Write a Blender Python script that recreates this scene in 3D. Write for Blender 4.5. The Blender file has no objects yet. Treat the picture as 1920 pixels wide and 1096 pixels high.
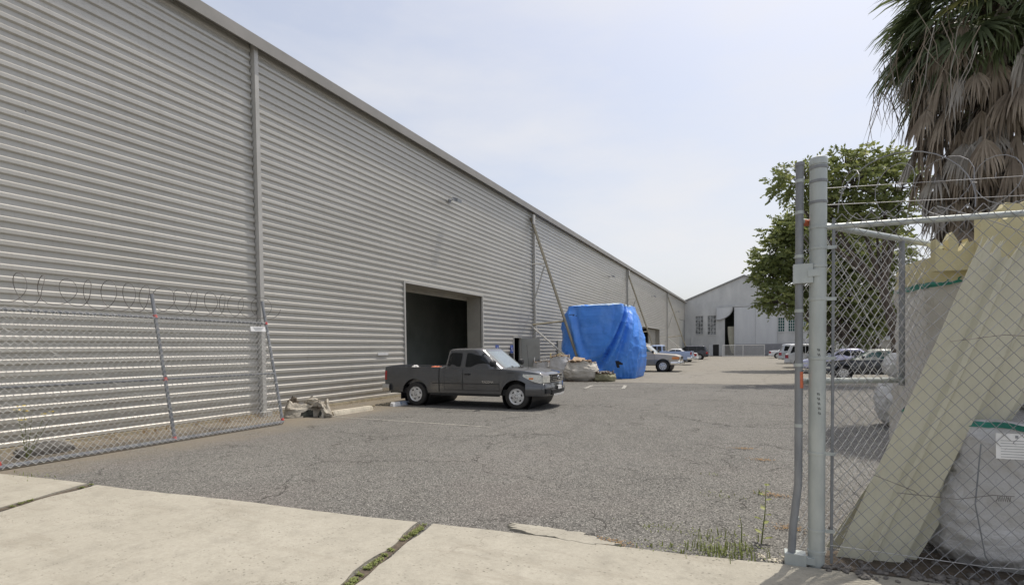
import bpy, math, random
from mathutils import Vector, Matrix, noise
R = math.radians
random.seed(7)
scene = bpy.context.scene
COL = scene.collection

# ------------------------------------------------------------------ camera
_f, _yaw, _pit, _rol, _h = 970.44, .4437, -.0299, -.0117, 1.6477
F = Vector((-math.sin(_yaw)*math.cos(_pit), math.cos(_yaw)*math.cos(_pit), math.sin(_pit)))
Rt = Vector((math.cos(_yaw), math.sin(_yaw), 0)); Up = Rt.cross(F)
c_, s_ = math.cos(_rol), math.sin(_rol)
Rt, Up = c_*Rt + s_*Up, -s_*Rt + c_*Up
cd = bpy.data.cameras.new('camera'); cam = bpy.data.objects.new('camera', cd); COL.objects.link(cam)
cam.matrix_world = Matrix(((Rt.x, Up.x, -F.x, 0), (Rt.y, Up.y, -F.y, 0), (Rt.z, Up.z, -F.z, _h), (0, 0, 0, 1)))
cd.sensor_width = 36; cd.lens = _f/1920*36; cd.shift_y = 133.8/1920
cd.clip_start = .05; cd.clip_end = 5000
scene.camera = cam
# ------------------------------------------------------------------ world, sun
EL = R(65); AZ = math.atan2(.41, .91)          # sun to the right and ahead
w = bpy.data.worlds.new('World'); scene.world = w; w.use_nodes = True
nt = w.node_tree; bg = nt.nodes['Background']
sky = nt.nodes.new('ShaderNodeTexSky'); sky.sky_type = 'NISHITA'; sky.sun_disc = False
sky.sun_elevation = EL; sky.sun_rotation = AZ; sky.air_density = 1.0; sky.dust_density = 4.0; sky.ozone_density = 1.6; sky.altitude = 50
tc = nt.nodes.new('ShaderNodeTexCoord')
mp = nt.nodes.new('ShaderNodeMapping'); mp.inputs['Scale'].default_value = (1, 1, 3.2)
cn = nt.nodes.new('ShaderNodeTexNoise'); cn.inputs['Scale'].default_value = 1.6; cn.inputs['Detail'].default_value = 7; cn.inputs['Roughness'].default_value = .55
cr = nt.nodes.new('ShaderNodeMapRange'); cr.inputs['From Min'].default_value = .42; cr.inputs['From Max'].default_value = .8
cr.inputs['To Min'].default_value = .38; cr.inputs['To Max'].default_value = .95
mx = nt.nodes.new('ShaderNodeMix'); mx.data_type = 'RGBA'
mx.inputs['B'].default_value = (5.15, 5.1, 5.15, 1)
nt.links.new(tc.outputs['Generated'], mp.inputs['Vector']); nt.links.new(mp.outputs[0], cn.inputs['Vector'])
nt.links.new(cn.outputs['Fac'], cr.inputs['Value']); nt.links.new(cr.outputs[0], mx.inputs['Factor'])
nt.links.new(sky.outputs[0], mx.inputs['A']); nt.links.new(mx.outputs['Result'], bg.inputs['Color'])
bg.inputs['Strength'].default_value = .15
sl = bpy.data.lights.new('sun', 'SUN'); sl.energy = 3.2; sl.angle = R(.55); sl.color = (1, .94, .85)
so = bpy.data.objects.new('sun', sl); COL.objects.link(so)
sd = Vector((math.sin(AZ)*math.cos(EL), math.cos(AZ)*math.cos(EL), math.sin(EL)))
so.rotation_euler = (-sd).to_track_quat('-Z', 'Y').to_euler(); so.location = (20, 30, 60)
scene.view_settings.view_transform = 'Standard'; scene.view_settings.look = 'None'
scene.view_settings.exposure = 0.17; scene.view_settings.gamma = 1
scene.render.engine = 'CYCLES'
scene.render.resolution_x = 1024; scene.render.resolution_y = 584

# ------------------------------------------------------------------ materials
def new_mat(name):
    m = bpy.data.materials.new(name); m.use_nodes = True
    return m, m.node_tree, m.node_tree.nodes['Principled BSDF']
def N(t, typ, **kw):
    n = t.nodes.new('ShaderNode'+typ)
    for k, v in kw.items():
        if k in n.inputs: n.inputs[k].default_value = v
        else: setattr(n, k, v)
    return n
def mixc(t, fac, a, b, blend='MIX'):
    n = t.nodes.new('ShaderNodeMix'); n.data_type = 'RGBA'; n.blend_type = blend
    for key, val in (('Factor', fac), ('A', a), ('B', b)):
        if isinstance(val, (int, float)): n.inputs[key].default_value = val
        elif isinstance(val, tuple): n.inputs[key].default_value = val if len(val) == 4 else (*val, 1)
        else: t.links.new(val, n.inputs[key])
    return n.outputs['Result']
def rng(t, val, a, b, c=0., d=1.):
    n = N(t, 'MapRange'); n.inputs['From Min'].default_value = a; n.inputs['From Max'].default_value = b
    n.inputs['To Min'].default_value = c; n.inputs['To Max'].default_value = d
    t.links.new(val, n.inputs['Value']); return n.outputs[0]
def math_(t, op, a, b=0.):
    n = t.nodes.new('ShaderNodeMath'); n.operation = op
    for i, v in enumerate((a, b)):
        if isinstance(v, (int, float)): n.inputs[i].default_value = v
        else: t.links.new(v, n.inputs[i])
    return n.outputs[0]
def coord(t, scale=(1, 1, 1), kind='Object'):
    if kind == 'Pos':
        g = N(t, 'NewGeometry'); out = g.outputs['Position']
    else:
        g = N(t, 'TexCoord'); out = g.outputs[kind]
    m = N(t, 'Mapping'); m.inputs['Scale'].default_value = scale; t.links.new(out, m.inputs['Vector'])
    return m.outputs[0]
def noise_n(t, vec, scale, detail=4, rough=.5):
    n = N(t, 'TexNoise', Scale=scale, Detail=detail, Roughness=rough); t.links.new(vec, n.inputs['Vector']); return n.outputs['Fac']
def bump(t, p, h, strength, dist=.01):
    b = N(t, 'Bump', Strength=strength, Distance=dist); t.links.new(h, b.inputs['Height']); t.links.new(b.outputs[0], p.inputs['Normal']); return b
def mat(name, col, rough=.6, metal=0., col2=None, scale=3., lo=.35, hi=.65, bmp=0., bscale=None, stretch=(1, 1, 1), trans=0., spec=None, coat=0.):
    m, t, p = new_mat(name)
    p.inputs['Roughness'].default_value = rough; p.inputs['Metallic'].default_value = metal
    if spec is not None: p.inputs['Specular IOR Level'].default_value = spec
    if coat: p.inputs['Coat Weight'].default_value = coat; p.inputs['Coat Roughness'].default_value = .05
    v = coord(t, stretch, 'Pos')
    if col2 is None: col2 = tuple(c*.82 for c in col)
    n = noise_n(t, v, scale, 6, .6)
    c = mixc(t, rng(t, n, lo, hi), col2, col)
    t.links.new(c, p.inputs['Base Color'])
    if bmp: bump(t, p, noise_n(t, v, bscale or scale*4, 5, .6), bmp)
    if trans:
        tr = N(t, 'BsdfTranslucent'); t.links.new(c, tr.inputs['Color']); ms = N(t, 'MixShader'); ms.inputs[0].default_value = trans
        t.links.new(p.outputs[0], ms.inputs[1]); t.links.new(tr.outputs[0], ms.inputs[2]); t.links.new(ms.outputs[0], t.nodes['Material Output'].inputs[0])
    return m

# asphalt ground
def asphalt():
    m, t, p = new_mat('asphalt')
    v = coord(t, (1, 1, 1), 'Pos')
    big = noise_n(t, v, .35, 5, .6); mid = noise_n(t, v, 2.2, 5, .65); fine = noise_n(t, v, 60, 3, .7)
    c = mixc(t, rng(t, big, .35, .65), (.118, .115, .106), (.156, .152, .141))
    c = mixc(t, rng(t, mid, .3, .75, 0, .55), c, (.185, .177, .158))
    # aggregate stones
    vo = N(t, 'TexVoronoi', Scale=75.); t.links.new(v, vo.inputs['Vector'])
    sep = N(t, 'SeparateColor'); t.links.new(vo.outputs['Color'], sep.inputs[0])
    st = math_(t, 'MULTIPLY', rng(t, sep.outputs[0], .55, 1.), rng(t, vo.outputs['Distance'], .62, .3))
    c = mixc(t, math_(t, 'MULTIPLY', st, .8), c, (.50, .48, .44))
    dk = math_(t, 'MULTIPLY', rng(t, sep.outputs[1], .55, .85), .85)
    c = mixc(t, dk, c, (.04, .038, .035))
    gx = N(t, 'SeparateXYZ'); t.links.new(v, gx.inputs[0])
    ov = N(t, 'TexVoronoi', Scale=.55); ovn = N(t, 'VectorMath', operation='ADD'); onz = N(t, 'TexNoise', Scale=3., Detail=4.)
    t.links.new(v, onz.inputs['Vector']); t.links.new(v, ovn.inputs[0]); osc = N(t, 'VectorMath', operation='SCALE'); osc.inputs['Scale'].default_value = .45; t.links.new(onz.outputs['Color'], osc.inputs[0]); t.links.new(osc.outputs[0], ovn.inputs[1]); t.links.new(ovn.outputs[0], ov.inputs['Vector'])
    c = mixc(t, rng(t, ov.outputs['Distance'], .16, .04, 0, .5), c, (.06, .057, .052))
    tyre = math_(t, 'MULTIPLY', rng(t, noise_n(t, coord(t, (2.2, .12, 1), 'Pos'), 1.4, 3, .6), .56, .66, 0, .3), rng(t, noise_n(t, v, .25, 2), .4, .6))
    c = mixc(t, tyre, c, (.085, .08, .075))
    # reddish old stain
    rs = math_(t, 'MULTIPLY', rng(t, noise_n(t, v, .5, 3), .5, .62), rng(t, gx.outputs[1], 10, 5))
    c = mixc(t, math_(t, 'MULTIPLY', rs, .18), c, (.17, .145, .135))
    # tan silt along the wall
    wob = math_(t, 'ADD', gx.outputs[0], math_(t, 'MULTIPLY', mid, 1.6))
    silt = math_(t, 'MULTIPLY', rng(t, wob, -7.6, -9.0), rng(t, noise_n(t, v, 1.3, 4, .7), .25, .6, .45, .95))
    c = mixc(t, silt, c, mixc(t, rng(t, fine, .3, .7), (.16, .135, .10), (.23, .20, .155)))
    # newer lighter tan lot beyond the seam
    wy = math_(t, 'ADD', gx.outputs[1], math_(t, 'MULTIPLY', mid, .5))
    c = mixc(t, rng(t, wy, 24.2, 24.4, 0, .62), c, (.27, .25, .21))
    seam = math_(t, 'MULTIPLY', rng(t, math_(t, 'ABSOLUTE', math_(t, 'SUBTRACT', wy, 24.25)), .14, .04), .6)
    c = mixc(t, seam, c, (.07, .06, .05))
    # cracks: two scales
    def cracks(scale, width, th0, th1, amp):
        wn = N(t, 'TexNoise', Scale=1.7*scale+.6, Detail=6., Roughness=.65); t.links.new(v, wn.inputs['Vector'])
        vm = N(t, 'VectorMath', operation='SUBTRACT'); t.links.new(wn.outputs['Color'], vm.inputs[0]); vm.inputs[1].default_value = (.5, .5, .5)
        vs = N(t, 'VectorMath', operation='SCALE'); vs.inputs['Scale'].default_value = amp; t.links.new(vm.outputs[0], vs.inputs[0])
        va = N(t, 'VectorMath', operation='ADD'); t.links.new(v, va.inputs[0]); t.links.new(vs.outputs[0], va.inputs[1])
        ve = N(t, 'TexVoronoi', feature='DISTANCE_TO_EDGE', Scale=scale); t.links.new(va.outputs[0], ve.inputs['Vector'])
        k = rng(t, ve.outputs['Distance'], width*1.6, width*.4)
        return math_(t, 'MULTIPLY', k, rng(t, noise_n(t, v, .8, 3), th0, th1))
    ck = math_(t, 'MAXIMUM', cracks(.42, .0040, .44, .52, 1.0), math_(t, 'MULTIPLY', cracks(1.5, .006, .52, .6, .45), .75))
    c = mixc(t, math_(t, 'MULTIPLY', ck, .8), c, (.028, .025, .022))
    t.links.new(c, p.inputs['Base Color']); p.inputs['Roughness'].default_value = .92; p.inputs['Specular IOR Level'].default_value = .25
    hgt = math_(t, 'SUBTRACT', math_(t, 'ADD', math_(t, 'MULTIPLY', st, .5), math_(t, 'MULTIPLY', fine, .8)), math_(t, 'MULTIPLY', ck, 2.))
    bump(t, p, hgt, .55, .006)
    return m
def concrete(name='concrete', a=(.345, .323, .268), b=(.42, .395, .333), pits=1.):
    m, t, p = new_mat(name)
    v = coord(t, (1, 1, 1), 'Pos')
    c = mixc(t, rng(t, noise_n(t, v, 1.1, 6, .65), .3, .7), a, b)
    c = mixc(t, rng(t, noise_n(t, v, 30, 4, .7), .35, .75, 0, .5), c, tuple(x*.78 for x in a))
    vo = N(t, 'TexVoronoi', Scale=26.); vv = coord(t, (1, 1.4, 1), 'Pos'); t.links.new(vv, vo.inputs['Vector'])
    sp = N(t, 'SeparateColor'); t.links.new(vo.outputs['Color'], sp.inputs[0])
    pit = math_(t, 'MULTIPLY', rng(t, sp.outputs[0], .5, .7), rng(t, vo.outputs['Distance'], .34, .12))
    pit = math_(t, 'MULTIPLY', pit, rng(t, noise_n(t, v, 2.4, 6, .75), .42, .6, .05, 1.))
    c = mixc(t, math_(t, 'MULTIPLY', pit, .6*pits), c, (.10, .09, .07))
    wn = N(t, 'TexNoise', Scale=1.6, Detail=8., Roughness=.7); t.links.new(v, wn.inputs['Vector'])
    vs_ = N(t, 'VectorMath', operation='SCALE'); vs_.inputs['Scale'].default_value = 1.3; t.links.new(wn.outputs['Color'], vs_.inputs[0])
    va = N(t, 'VectorMath', operation='ADD'); t.links.new(v, va.inputs[0]); t.links.new(vs_.outputs[0], va.inputs[1])
    ve = N(t, 'TexVoronoi', feature='DISTANCE_TO_EDGE', Scale=.55); t.links.new(va.outputs[0], ve.inputs['Vector'])
    hc_ = math_(t, 'MULTIPLY', rng(t, ve.outputs['Distance'], .006, .0015), rng(t, noise_n(t, v, .7, 3), .46, .56, 0, .55))
    c = mixc(t, hc_, c, (.13, .115, .09))
    c = mixc(t, rng(t, noise_n(t, v, 3.5, 8, .78), .48, .68, 0, .5), c, tuple(x*.66 for x in a))
    st = rng(t, noise_n(t, coord(t, (.5, 2.5, 1), 'Pos'), 1.5, 8, .78), .52, .68, 0, .5)
    c = mixc(t, st, c, (.25, .225, .18))
    t.links.new(c, p.inputs['Base Color']); p.inputs['Roughness'].default_value = .9; p.inputs['Specular IOR Level'].default_value = .2
    bump(t, p, math_(t, 'SUBTRACT', noise_n(t, v, 38, 6, .75), math_(t, 'MULTIPLY', pit, 1.2)), .7, .006)
    return m
def cladding_mat():
    m, t, p = new_mat('painted_cladding')
    v = coord(t, (1, 1, 1), 'Pos')
    a = mixc(t, rng(t, noise_n(t, coord(t, (1, .25, 2.5), 'Pos'), 1.2, 5), .3, .7), (.475, .46, .42), (.54, .525, .485))
    row = N(t, 'TexWhiteNoise', noise_dimensions='1D')
    gz = N(t, 'SeparateXYZ'); t.links.new(v, gz.inputs[0])
    t.links.new(math_(t, 'FLOOR', math_(t, 'MULTIPLY', math_(t, 'ADD', gz.outputs[2], .02), 5.)), row.inputs['W'])
    a = mixc(t, math_(t, 'MULTIPLY', row.outputs[0], .16), a, (.37, .35, .305))
    sk = rng(t, noise_n(t, coord(t, (1, 7, .35), 'Pos'), 1.3, 6, .7), .52, .75, 0, .30)
    a = mixc(t, sk, a, (.33, .31, .26))
    sv = N(t, 'TexVoronoi', Scale=1.7); t.links.new(v, sv.inputs['Vector'])
    a = mixc(t, rng(t, sv.outputs['Distance'], .03, .018, 0, .8), a, (.10, .09, .08))
    rst = math_(t, 'MULTIPLY', rng(t, noise_n(t, coord(t, (1, 3, .5), 'Pos'), 2.6, 6, .75), .62, .74, 0, .45), rng(t, noise_n(t, v, .35, 2), .45, .6))
    a = mixc(t, rst, a, (.30, .25, .18))
    dirt = math_(t, 'MULTIPLY', rng(t, gz.outputs[2], 1.1, 0., 0, .5), rng(t, noise_n(t, v, 3, 5, .7), .3, .7))
    a = mixc(t, dirt, a, (.33, .28, .21))
    t.links.new(a, p.inputs['Base Color']); p.inputs['Roughness'].default_value = .34; p.inputs['Metallic'].default_value = .15; p.inputs['Specular IOR Level'].default_value = .6
    bump(t, p, noise_n(t, coord(t, (1, .5, 1), 'Pos'), 2.2, 2), .25, .02)
    return m
def glass_mat(name, col=(.02, .025, .028), rough=.04, spec=.9):
    return mat(name, col, rough, 0, spec=spec)
def galv(name, a=(.42, .43, .43), b=(.30, .31, .32), rough=.5):
    return mat(name, a, rough, .2, b, 9, .35, .65, .12, 60, (1, 1, .4))

M = {}
M['asphalt'] = asphalt(); M['concrete'] = concrete(); M['clad'] = cladding_mat()
M['trim'] = mat('trim_paint', (.50, .49, .46), .45, 0, (.43, .42, .39), 1.5, bmp=.05)
M['fascia'] = mat('fascia_paint', (.30, .285, .265), .5, 0, (.25, .24, .22), 1.2)
M['beige'] = mat('beige_steel', (.36, .345, .30), .6, 0, (.29, .275, .24), 1.8)
M['doorgrey'] = mat('grey_door_paint', (.33, .335, .32), .55, 0, (.28, .285, .27), 2)
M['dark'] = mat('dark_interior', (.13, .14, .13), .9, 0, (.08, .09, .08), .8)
M['black'] = mat('black_plastic', (.018, .018, .019), .6)
M['rubber'] = mat('tyre_rubber', (.028, .027, .026), .85, 0, (.04, .037, .033), 12)
M['chrome'] = mat('chrome', (.75, .75, .75), .18, 1.)
M['silver'] = mat('rim_silver', (.78, .78, .77), .35, .3, (.5, .5, .49), 20)
M['galv'] = galv('galvanised_steel', (.47, .50, .48), (.38, .41, .40), .45); M['galvdark'] = galv('weathered_steel', (.27, .28, .29), (.19, .20, .215), .55)
M['wire'] = galv('galvanised_wire', (.58, .58, .56), (.42, .42, .41), .45)
M['wiredark'] = galv('rusty_wire', (.20, .185, .17), (.12, .105, .095), .6)
M['meshgrey'] = galv('mesh_wire', (.30, .30, .31), (.22, .22, .23), .5)
M['orange'] = mat('orange_paint_mark', (.62, .16, .07), .8, 0, (.45, .14, .08), 30)
M['red'] = mat('red_paint_mark', (.62, .10, .09), .7)
M['white'] = mat('white_paint', (.72, .72, .70), .5, 0, (.60, .60, .58), 3)
M['sign'] = mat('sign_white', (.78, .78, .77), .4)
M['signblue'] = mat('sign_blue', (.03, .08, .38), .4)
M['line'] = mat('worn_line_paint', (.50, .48, .43), .85, 0, (.17, .165, .15), 10, .42, .60, .1)
M['footing'] = mat('stained_footing', (.46, .40, .28), .9, 0, (.30, .25, .17), 5, bmp=.3)
M['stopcream'] = concrete('cream_wheel_stop', (.55, .50, .40), (.66, .61, .50), .6)
M['stopblue'] = mat('blue_wheel_stop', (.16, .21, .30), .85, 0, (.35, .36, .36), 9, .42, .6, .3)
M['lens'] = mat('headlight_lens', (.74, .72, .64), .12, 0, (.5, .5, .45), 20, coat=.8)
M['redlens'] = mat('tail_lens', (.42, .02, .02), .15, coat=.8)
M['amber'] = mat('amber_lens', (.72, .22, .03), .2, coat=.6)
M['glass'] = glass_mat('dark_window', (.012, .014, .015), .06, .35); M['glassg'] = glass_mat('green_window', (.05, .12, .11), .05)
M['windshield'] = mat('windshield_glass', (.16, .20, .20), .06, spec=.9, coat=.6)
M['truckpaint'] = mat('charcoal_paint', (.10, .103, .108), .2, .35, (.085, .086, .088), 2, coat=.8)
M['tan'] = mat('tan_car_paint', (.46, .41, .33), .35, .05, (.40, .355, .285), 2, coat=.4)
M['tandark'] = mat('grey_car_paint', (.24, .23, .205), .35, .1, coat=.4)
M['bluewhite'] = mat('pale_blue_paint', (.40, .50, .72), .35, .1, (.34, .43, .64), 2, coat=.4)
M['carwhite'] = mat('white_car_paint', (.72, .73, .74), .3, 0, (.62, .63, .64), 2, coat=.5)
M['carblack'] = mat('black_car_paint', (.022, .024, .03), .25, 0, coat=.6)
M['lavender'] = mat('lavender_car_paint', (.52, .52, .66), .3, .2, (.44, .44, .58), 2, coat=.5)
M['silverp'] = mat('silver_car_paint', (.52, .54, .56), .3, .4, coat=.5)
M['wall'] = mat('hangar_cladding', (.60, .60, .585), .75, 0, (.46, .465, .46), .8, .3, .7, .1, 8, (1, 1, .5))
M['walld'] = mat('hangar_door_paint', (.61, .62, .62), .7, 0, (.52, .53, .545), .5, .3, .7, 0, None, (2, 1, .4))
M['peel'] = mat('peeling_window_paint', (.30, .31, .31), .7, 0, (.10, .105, .105), 2.5, .42, .58)
M['cream'] = mat('cream_curtain', (.52, .50, .40), .8)
M['roof'] = mat('roof_sheet', (.30, .30, .29), .6)
M['bark'] = mat('bark', (.14, .11, .085), .95, 0, (.07, .055, .045), 8, bmp=.8, stretch=(1, 1, .3))
M['leaf'] = mat('tree_leaf', (.24, .275, .09), .55, 0, (.14, .17, .055), 1.6, .35, .65, trans=.35)
M['leaf2'] = mat('young_leaf', (.36, .38, .13), .5, 0, (.23, .27, .08), 2, trans=.4)
M['palmgreen'] = mat('palm_green', (.16, .195, .09), .45, 0, (.075, .10, .045), 1.8, trans=.35)
M['palmyellow'] = mat('palm_yellowing', (.25, .23, .06), .6, 0, (.12, .13, .04), 2, trans=.2)
M['palmdead'] = mat('palm_dead', (.40, .335, .255), .85, 0, (.23, .185, .14), 1.7, trans=.15)
M['palmgrey'] = mat('palm_dead_grey', (.44, .41, .36), .85, 0, (.27, .245, .21), 2.2, trans=.1)
M['weed'] = mat('weed_green', (.24, .28, .08), .7, 0, (.15, .17, .05), 8, trans=.3)
M['dry'] = mat('dry_weed', (.32, .19, .07), .9, 0, (.24, .15, .07), 20)
M['yellow'] = mat('yellow_petal', (.75, .55, .04), .7)
M['debris'] = mat('brown_debris', (.20, .14, .09), .9, 0, (.09, .06, .04), 8, bmp=.4)
M['card'] = mat('cardboard', (.42, .31, .20), .85, 0, (.32, .23, .15), 5)
M['green'] = mat('green_band', (.02, .22, .16), .6, 0, (.015, .15, .11), 12)
M['rubble'] = mat('rubble', (.22, .20, .18), .95, 0, (.09, .085, .08), 25, bmp=.6)
M['soil'] = mat('soil', (.12, .095, .07), .95, 0, (.07, .055, .04), 20, bmp=.6)
def fabric(name, a, b, scale=4, weave=0, rough=.7, trans=0., bs=.35):
    m, t, p = new_mat(name)
    v = coord(t, (1, 1, 1), 'Pos')
    c = mixc(t, rng(t, noise_n(t, v, scale, 6, .65), .32, .68), b, a)
    t.links.new(c, p.inputs['Base Color']); p.inputs['Roughness'].default_value = rough
    h = noise_n(t, v, scale*3.5, 6, .62)
    if weave:
        wv = N(t, 'TexVoronoi', Scale=weave, feature='F1', distance='CHEBYCHEV'); wv.inputs['Randomness'].default_value = .15; t.links.new(v, wv.inputs['Vector'])
        h = math_(t, 'ADD', h, math_(t, 'MULTIPLY', wv.outputs['Distance'], .35))
    bump(t, p, h, bs, .05)
    if trans:
        tr = N(t, 'BsdfTranslucent'); t.links.new(c, tr.inputs['Color']); ms = N(t, 'MixShader'); ms.inputs[0].default_value = trans
        t.links.new(p.outputs[0], ms.inputs[1]); t.links.new(tr.outputs[0], ms.inputs[2]); t.links.new(ms.outputs[0], t.nodes['Material Output'].inputs[0])
    return m
M['tarp'] = fabric('blue_tarp', (.075, .29, .86), (.055, .22, .70), .9, 14, .42, .0, .35)
_t = M['tarp'].node_tree; _p = _t.nodes['Principled BSDF']; _c = _p.inputs['Base Color'].links[0].from_socket; _v = coord(_t, (1, 1, .6), 'Pos')
_c = mixc(_t, rng(_t, noise_n(_t, _v, .9, 7, .7), .5, .72, 0, .45), _c, (.20, .42, .85)); _c = mixc(_t, rng(_t, noise_n(_t, _v, 2.3, 6, .7), .56, .7, 0, .35), _c, (.03, .14, .45)); _t.links.new(_c, _p.inputs['Base Color'])
M['tarpwear'] = mat('faded_tarp', (.30, .45, .62), .6, 0, (.45, .50, .50), 8)
M['bagw'] = fabric('white_bulk_bag', (.72, .72, .70), (.56, .55, .53), 3, 0, .7, .15)
M['bagb'] = fabric('translucent_bag', (.70, .70, .71), (.52, .51, .49), 2.4, 0, .6, .1, .9)
M['bagg'] = fabric('grey_bulk_bag', (.56, .53, .47), (.40, .37, .32), 3, 0, .8, .0, .5)
M['bagtall'] = fabric('wrapped_bag', (.66, .64, .62), (.54, .52, .46), 1.6, 0, .6, .15, .4)
M['foam'] = fabric('cream_foam_sheet', (.66, .60, .38), (.58, .52, .30), 3, 0, .75, .15, .25)
M['panel'] = fabric('cream_ribbed_sheet', (.66, .64, .51), (.57, .55, .43), 1.2, 0, .5, .1, .12)
_t = M['panel'].node_tree; _p = _t.nodes['Principled BSDF']; _c = _p.inputs['Base Color'].links[0].from_socket; _v = coord(_t, (2.5, 1, .5), 'Pos')
_c = mixc(_t, rng(_t, noise_n(_t, _v, 2.2, 8, .75), .50, .74, 0, .4), _c, (.44, .41, .29)); _c = mixc(_t, rng(_t, noise_n(_t, coord(_t, (1, 1, 1), 'Pos'), 14, 5, .7), .6, .75, 0, .4), _c, (.30, .28, .20)); _t.links.new(_c, _p.inputs['Base Color'])
M['heap'] = fabric('dirty_canvas', (.52, .48, .40), (.20, .175, .14), 3.2, 0, .9, 0, .7)

# ------------------------------------------------------------------ mesh helpers
class MB:
    def __init__(s): s.v = []; s.f = []; s.m = []
    def add(s, vs, fs, mi=0):
        o = len(s.v); s.v += [tuple(a) for a in vs]; s.f += [tuple(i+o for i in f) for f in fs]; s.m += [mi]*len(fs); return s
    def box(s, x0, x1, y0, y1, z0, z1, mi=0):
        return s.add([(x0, y0, z0), (x1, y0, z0), (x1, y1, z0), (x0, y1, z0), (x0, y0, z1), (x1, y0, z1), (x1, y1, z1), (x0, y1, z1)],
                     [(0, 3, 2, 1), (4, 5, 6, 7), (0, 1, 5, 4), (1, 2, 6, 5), (2, 3, 7, 6), (3, 0, 4, 7)], mi)
    def tube(s, pts, r, n=8, mi=0, cap=True):
        pts = [Vector(p) for p in pts]; rr = r if isinstance(r, (list, tuple)) else [r]*len(pts)
        rings = []; prev = None
        for i, p in enumerate(pts):
            d = (pts[min(i+1, len(pts)-1)] - pts[max(i-1, 0)])
            if d.length < 1e-9: d = Vector((0, 0, 1))
            d.normalize()
            if prev is None:
                a = Vector((0, 0, 1)) if abs(d.z) < .9 else Vector((1, 0, 0))
                u = d.cross(a).normalized()
            else:
                u = (prev - d*prev.dot(d))
                u = u.normalized() if u.length > 1e-6 else d.orthogonal().normalized()
            prev = u; w_ = d.cross(u)
            rings.append([p + (u*math.cos(2*math.pi*k/n) + w_*math.sin(2*math.pi*k/n))*rr[i] for k in range(n)])
        vs = [q for rg in rings for q in rg]; fs = []
        for i in range(len(pts)-1):
            for k in range(n):
                k2 = (k+1) % n; fs.append((i*n+k, i*n+k2, (i+1)*n+k2, (i+1)*n+k))
        if cap: fs.append(tuple(range(n))[::-1]); fs.append(tuple((len(pts)-1)*n+k for k in range(n)))
        return s.add(vs, fs, mi)
    def grid(s, fn, nu, nv, mi=0, wrap=False):
        vs = [fn(i/nu, j/nv) for j in range(nv+1) for i in range(nu+(0 if wrap else 1))]
        W = nu if wrap else nu+1; fs = []
        for j in range(nv):
            for i in range(nu):
                i2 = (i+1) % W; fs.append((j*W+i, j*W+i2, (j+1)*W+i2, (j+1)*W+i))
        return s.add(vs, fs, mi)
    def prism(s, poly, fn0, fn1, mi=0):
        n = len(poly); vs = [fn0(*p) for p in poly] + [fn1(*p) for p in poly]
        fs = [tuple(range(n))[::-1], tuple(range(n, 2*n))] + [(i, (i+1) % n, n+(i+1) % n, n+i) for i in range(n)]
        return s.add(vs, fs, mi)
    def lathe(s, prof, n=24, axis='y', c=(0, 0, 0), mi=0, mis=None):
        vs = []
        for (r, a) in prof:
            for k in range(n):
                t = 2*math.pi*k/n
                if axis == 'y': vs.append((c[0]+r*math.cos(t), c[1]+a, c[2]+r*math.sin(t)))
                else: vs.append((c[0]+r*math.cos(t), c[1]+r*math.sin(t), c[2]+a))
        for i in range(len(prof)-1):
            fs = [(i*n+k, i*n+(k+1) % n, (i+1)*n+(k+1) % n, (i+1)*n+k) for k in range(n)]
            if i == 0: s.add(vs, fs, mis[i] if mis else mi); base = len(s.v)-len(vs)
            else:
                s.f += [tuple(q+base for q in f) for f in fs]; s.m += [mis[i] if mis else mi]*len(fs)
        return s
    def build(s, name, mats, parent=None, smooth=False, ang=40):
        me = bpy.data.meshes.new(name); me.from_pydata(s.v, [], s.f)
        if not isinstance(mats, (list, tuple)): mats = [mats]
        for m_ in mats: me.materials.append(m_)
        me.polygons.foreach_set('material_index', s.m)
        if smooth:
            me.polygons.foreach_set('use_smooth', [True]*len(s.f))
            try: me.set_sharp_from_angle(angle=R(ang))
            except Exception: pass
        me.update(); o = bpy.data.objects.new(name, me); COL.objects.link(o)
        if parent: o.parent = parent
        return o
def tag(o, label=None, cat=None, group=None, kind=None):
    if label: o['label'] = label
    if cat: o['category'] = cat
    if group: o['group'] = group
    if kind: o['kind'] = kind
    return o
def thing(name, label, cat, loc=(0, 0, 0), rz=0, group=None):
    o = bpy.data.objects.new(name, None); COL.objects.link(o); o.location = loc; o.rotation_euler = (0, 0, rz); o.empty_display_size = .2
    return tag(o, label, cat, group)
def box(x0, x1, y0, y1, z0, z1): return MB().box(x0, x1, y0, y1, z0, z1)
def fb(p, s=1., o=0.): return noise.fractal(Vector(p)*s + Vector((o, o*1.7, o*.3)), 1., 2., 5)
def text(s_, name, size, m_, parent, loc, rot, ex=.002):
    cu = bpy.data.curves.new(name, 'FONT'); cu.body = s_; cu.size = size; cu.extrude = ex; cu.align_x = 'CENTER'
    o = bpy.data.objects.new(name, cu); COL.objects.link(o)
    dg = bpy.context.evaluated_depsgraph_get(); me = bpy.data.meshes.new_from_object(o.evaluated_get(dg))
    bpy.data.objects.remove(o); me.materials.clear(); me.materials.append(m_)
    o = bpy.data.objects.new(name, me); COL.objects.link(o); o.parent = parent; o.location = loc; o.rotation_euler = rot
    return o

# ------------------------------------------------------------------ ground
g = MB(); g.add([(-900, -900, 0), (900, -900, 0), (900, 1200, 0), (-900, 1200, 0)], [(0, 1, 2, 3)])
tag(g.build('ground', M['asphalt']), kind='structure')
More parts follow.
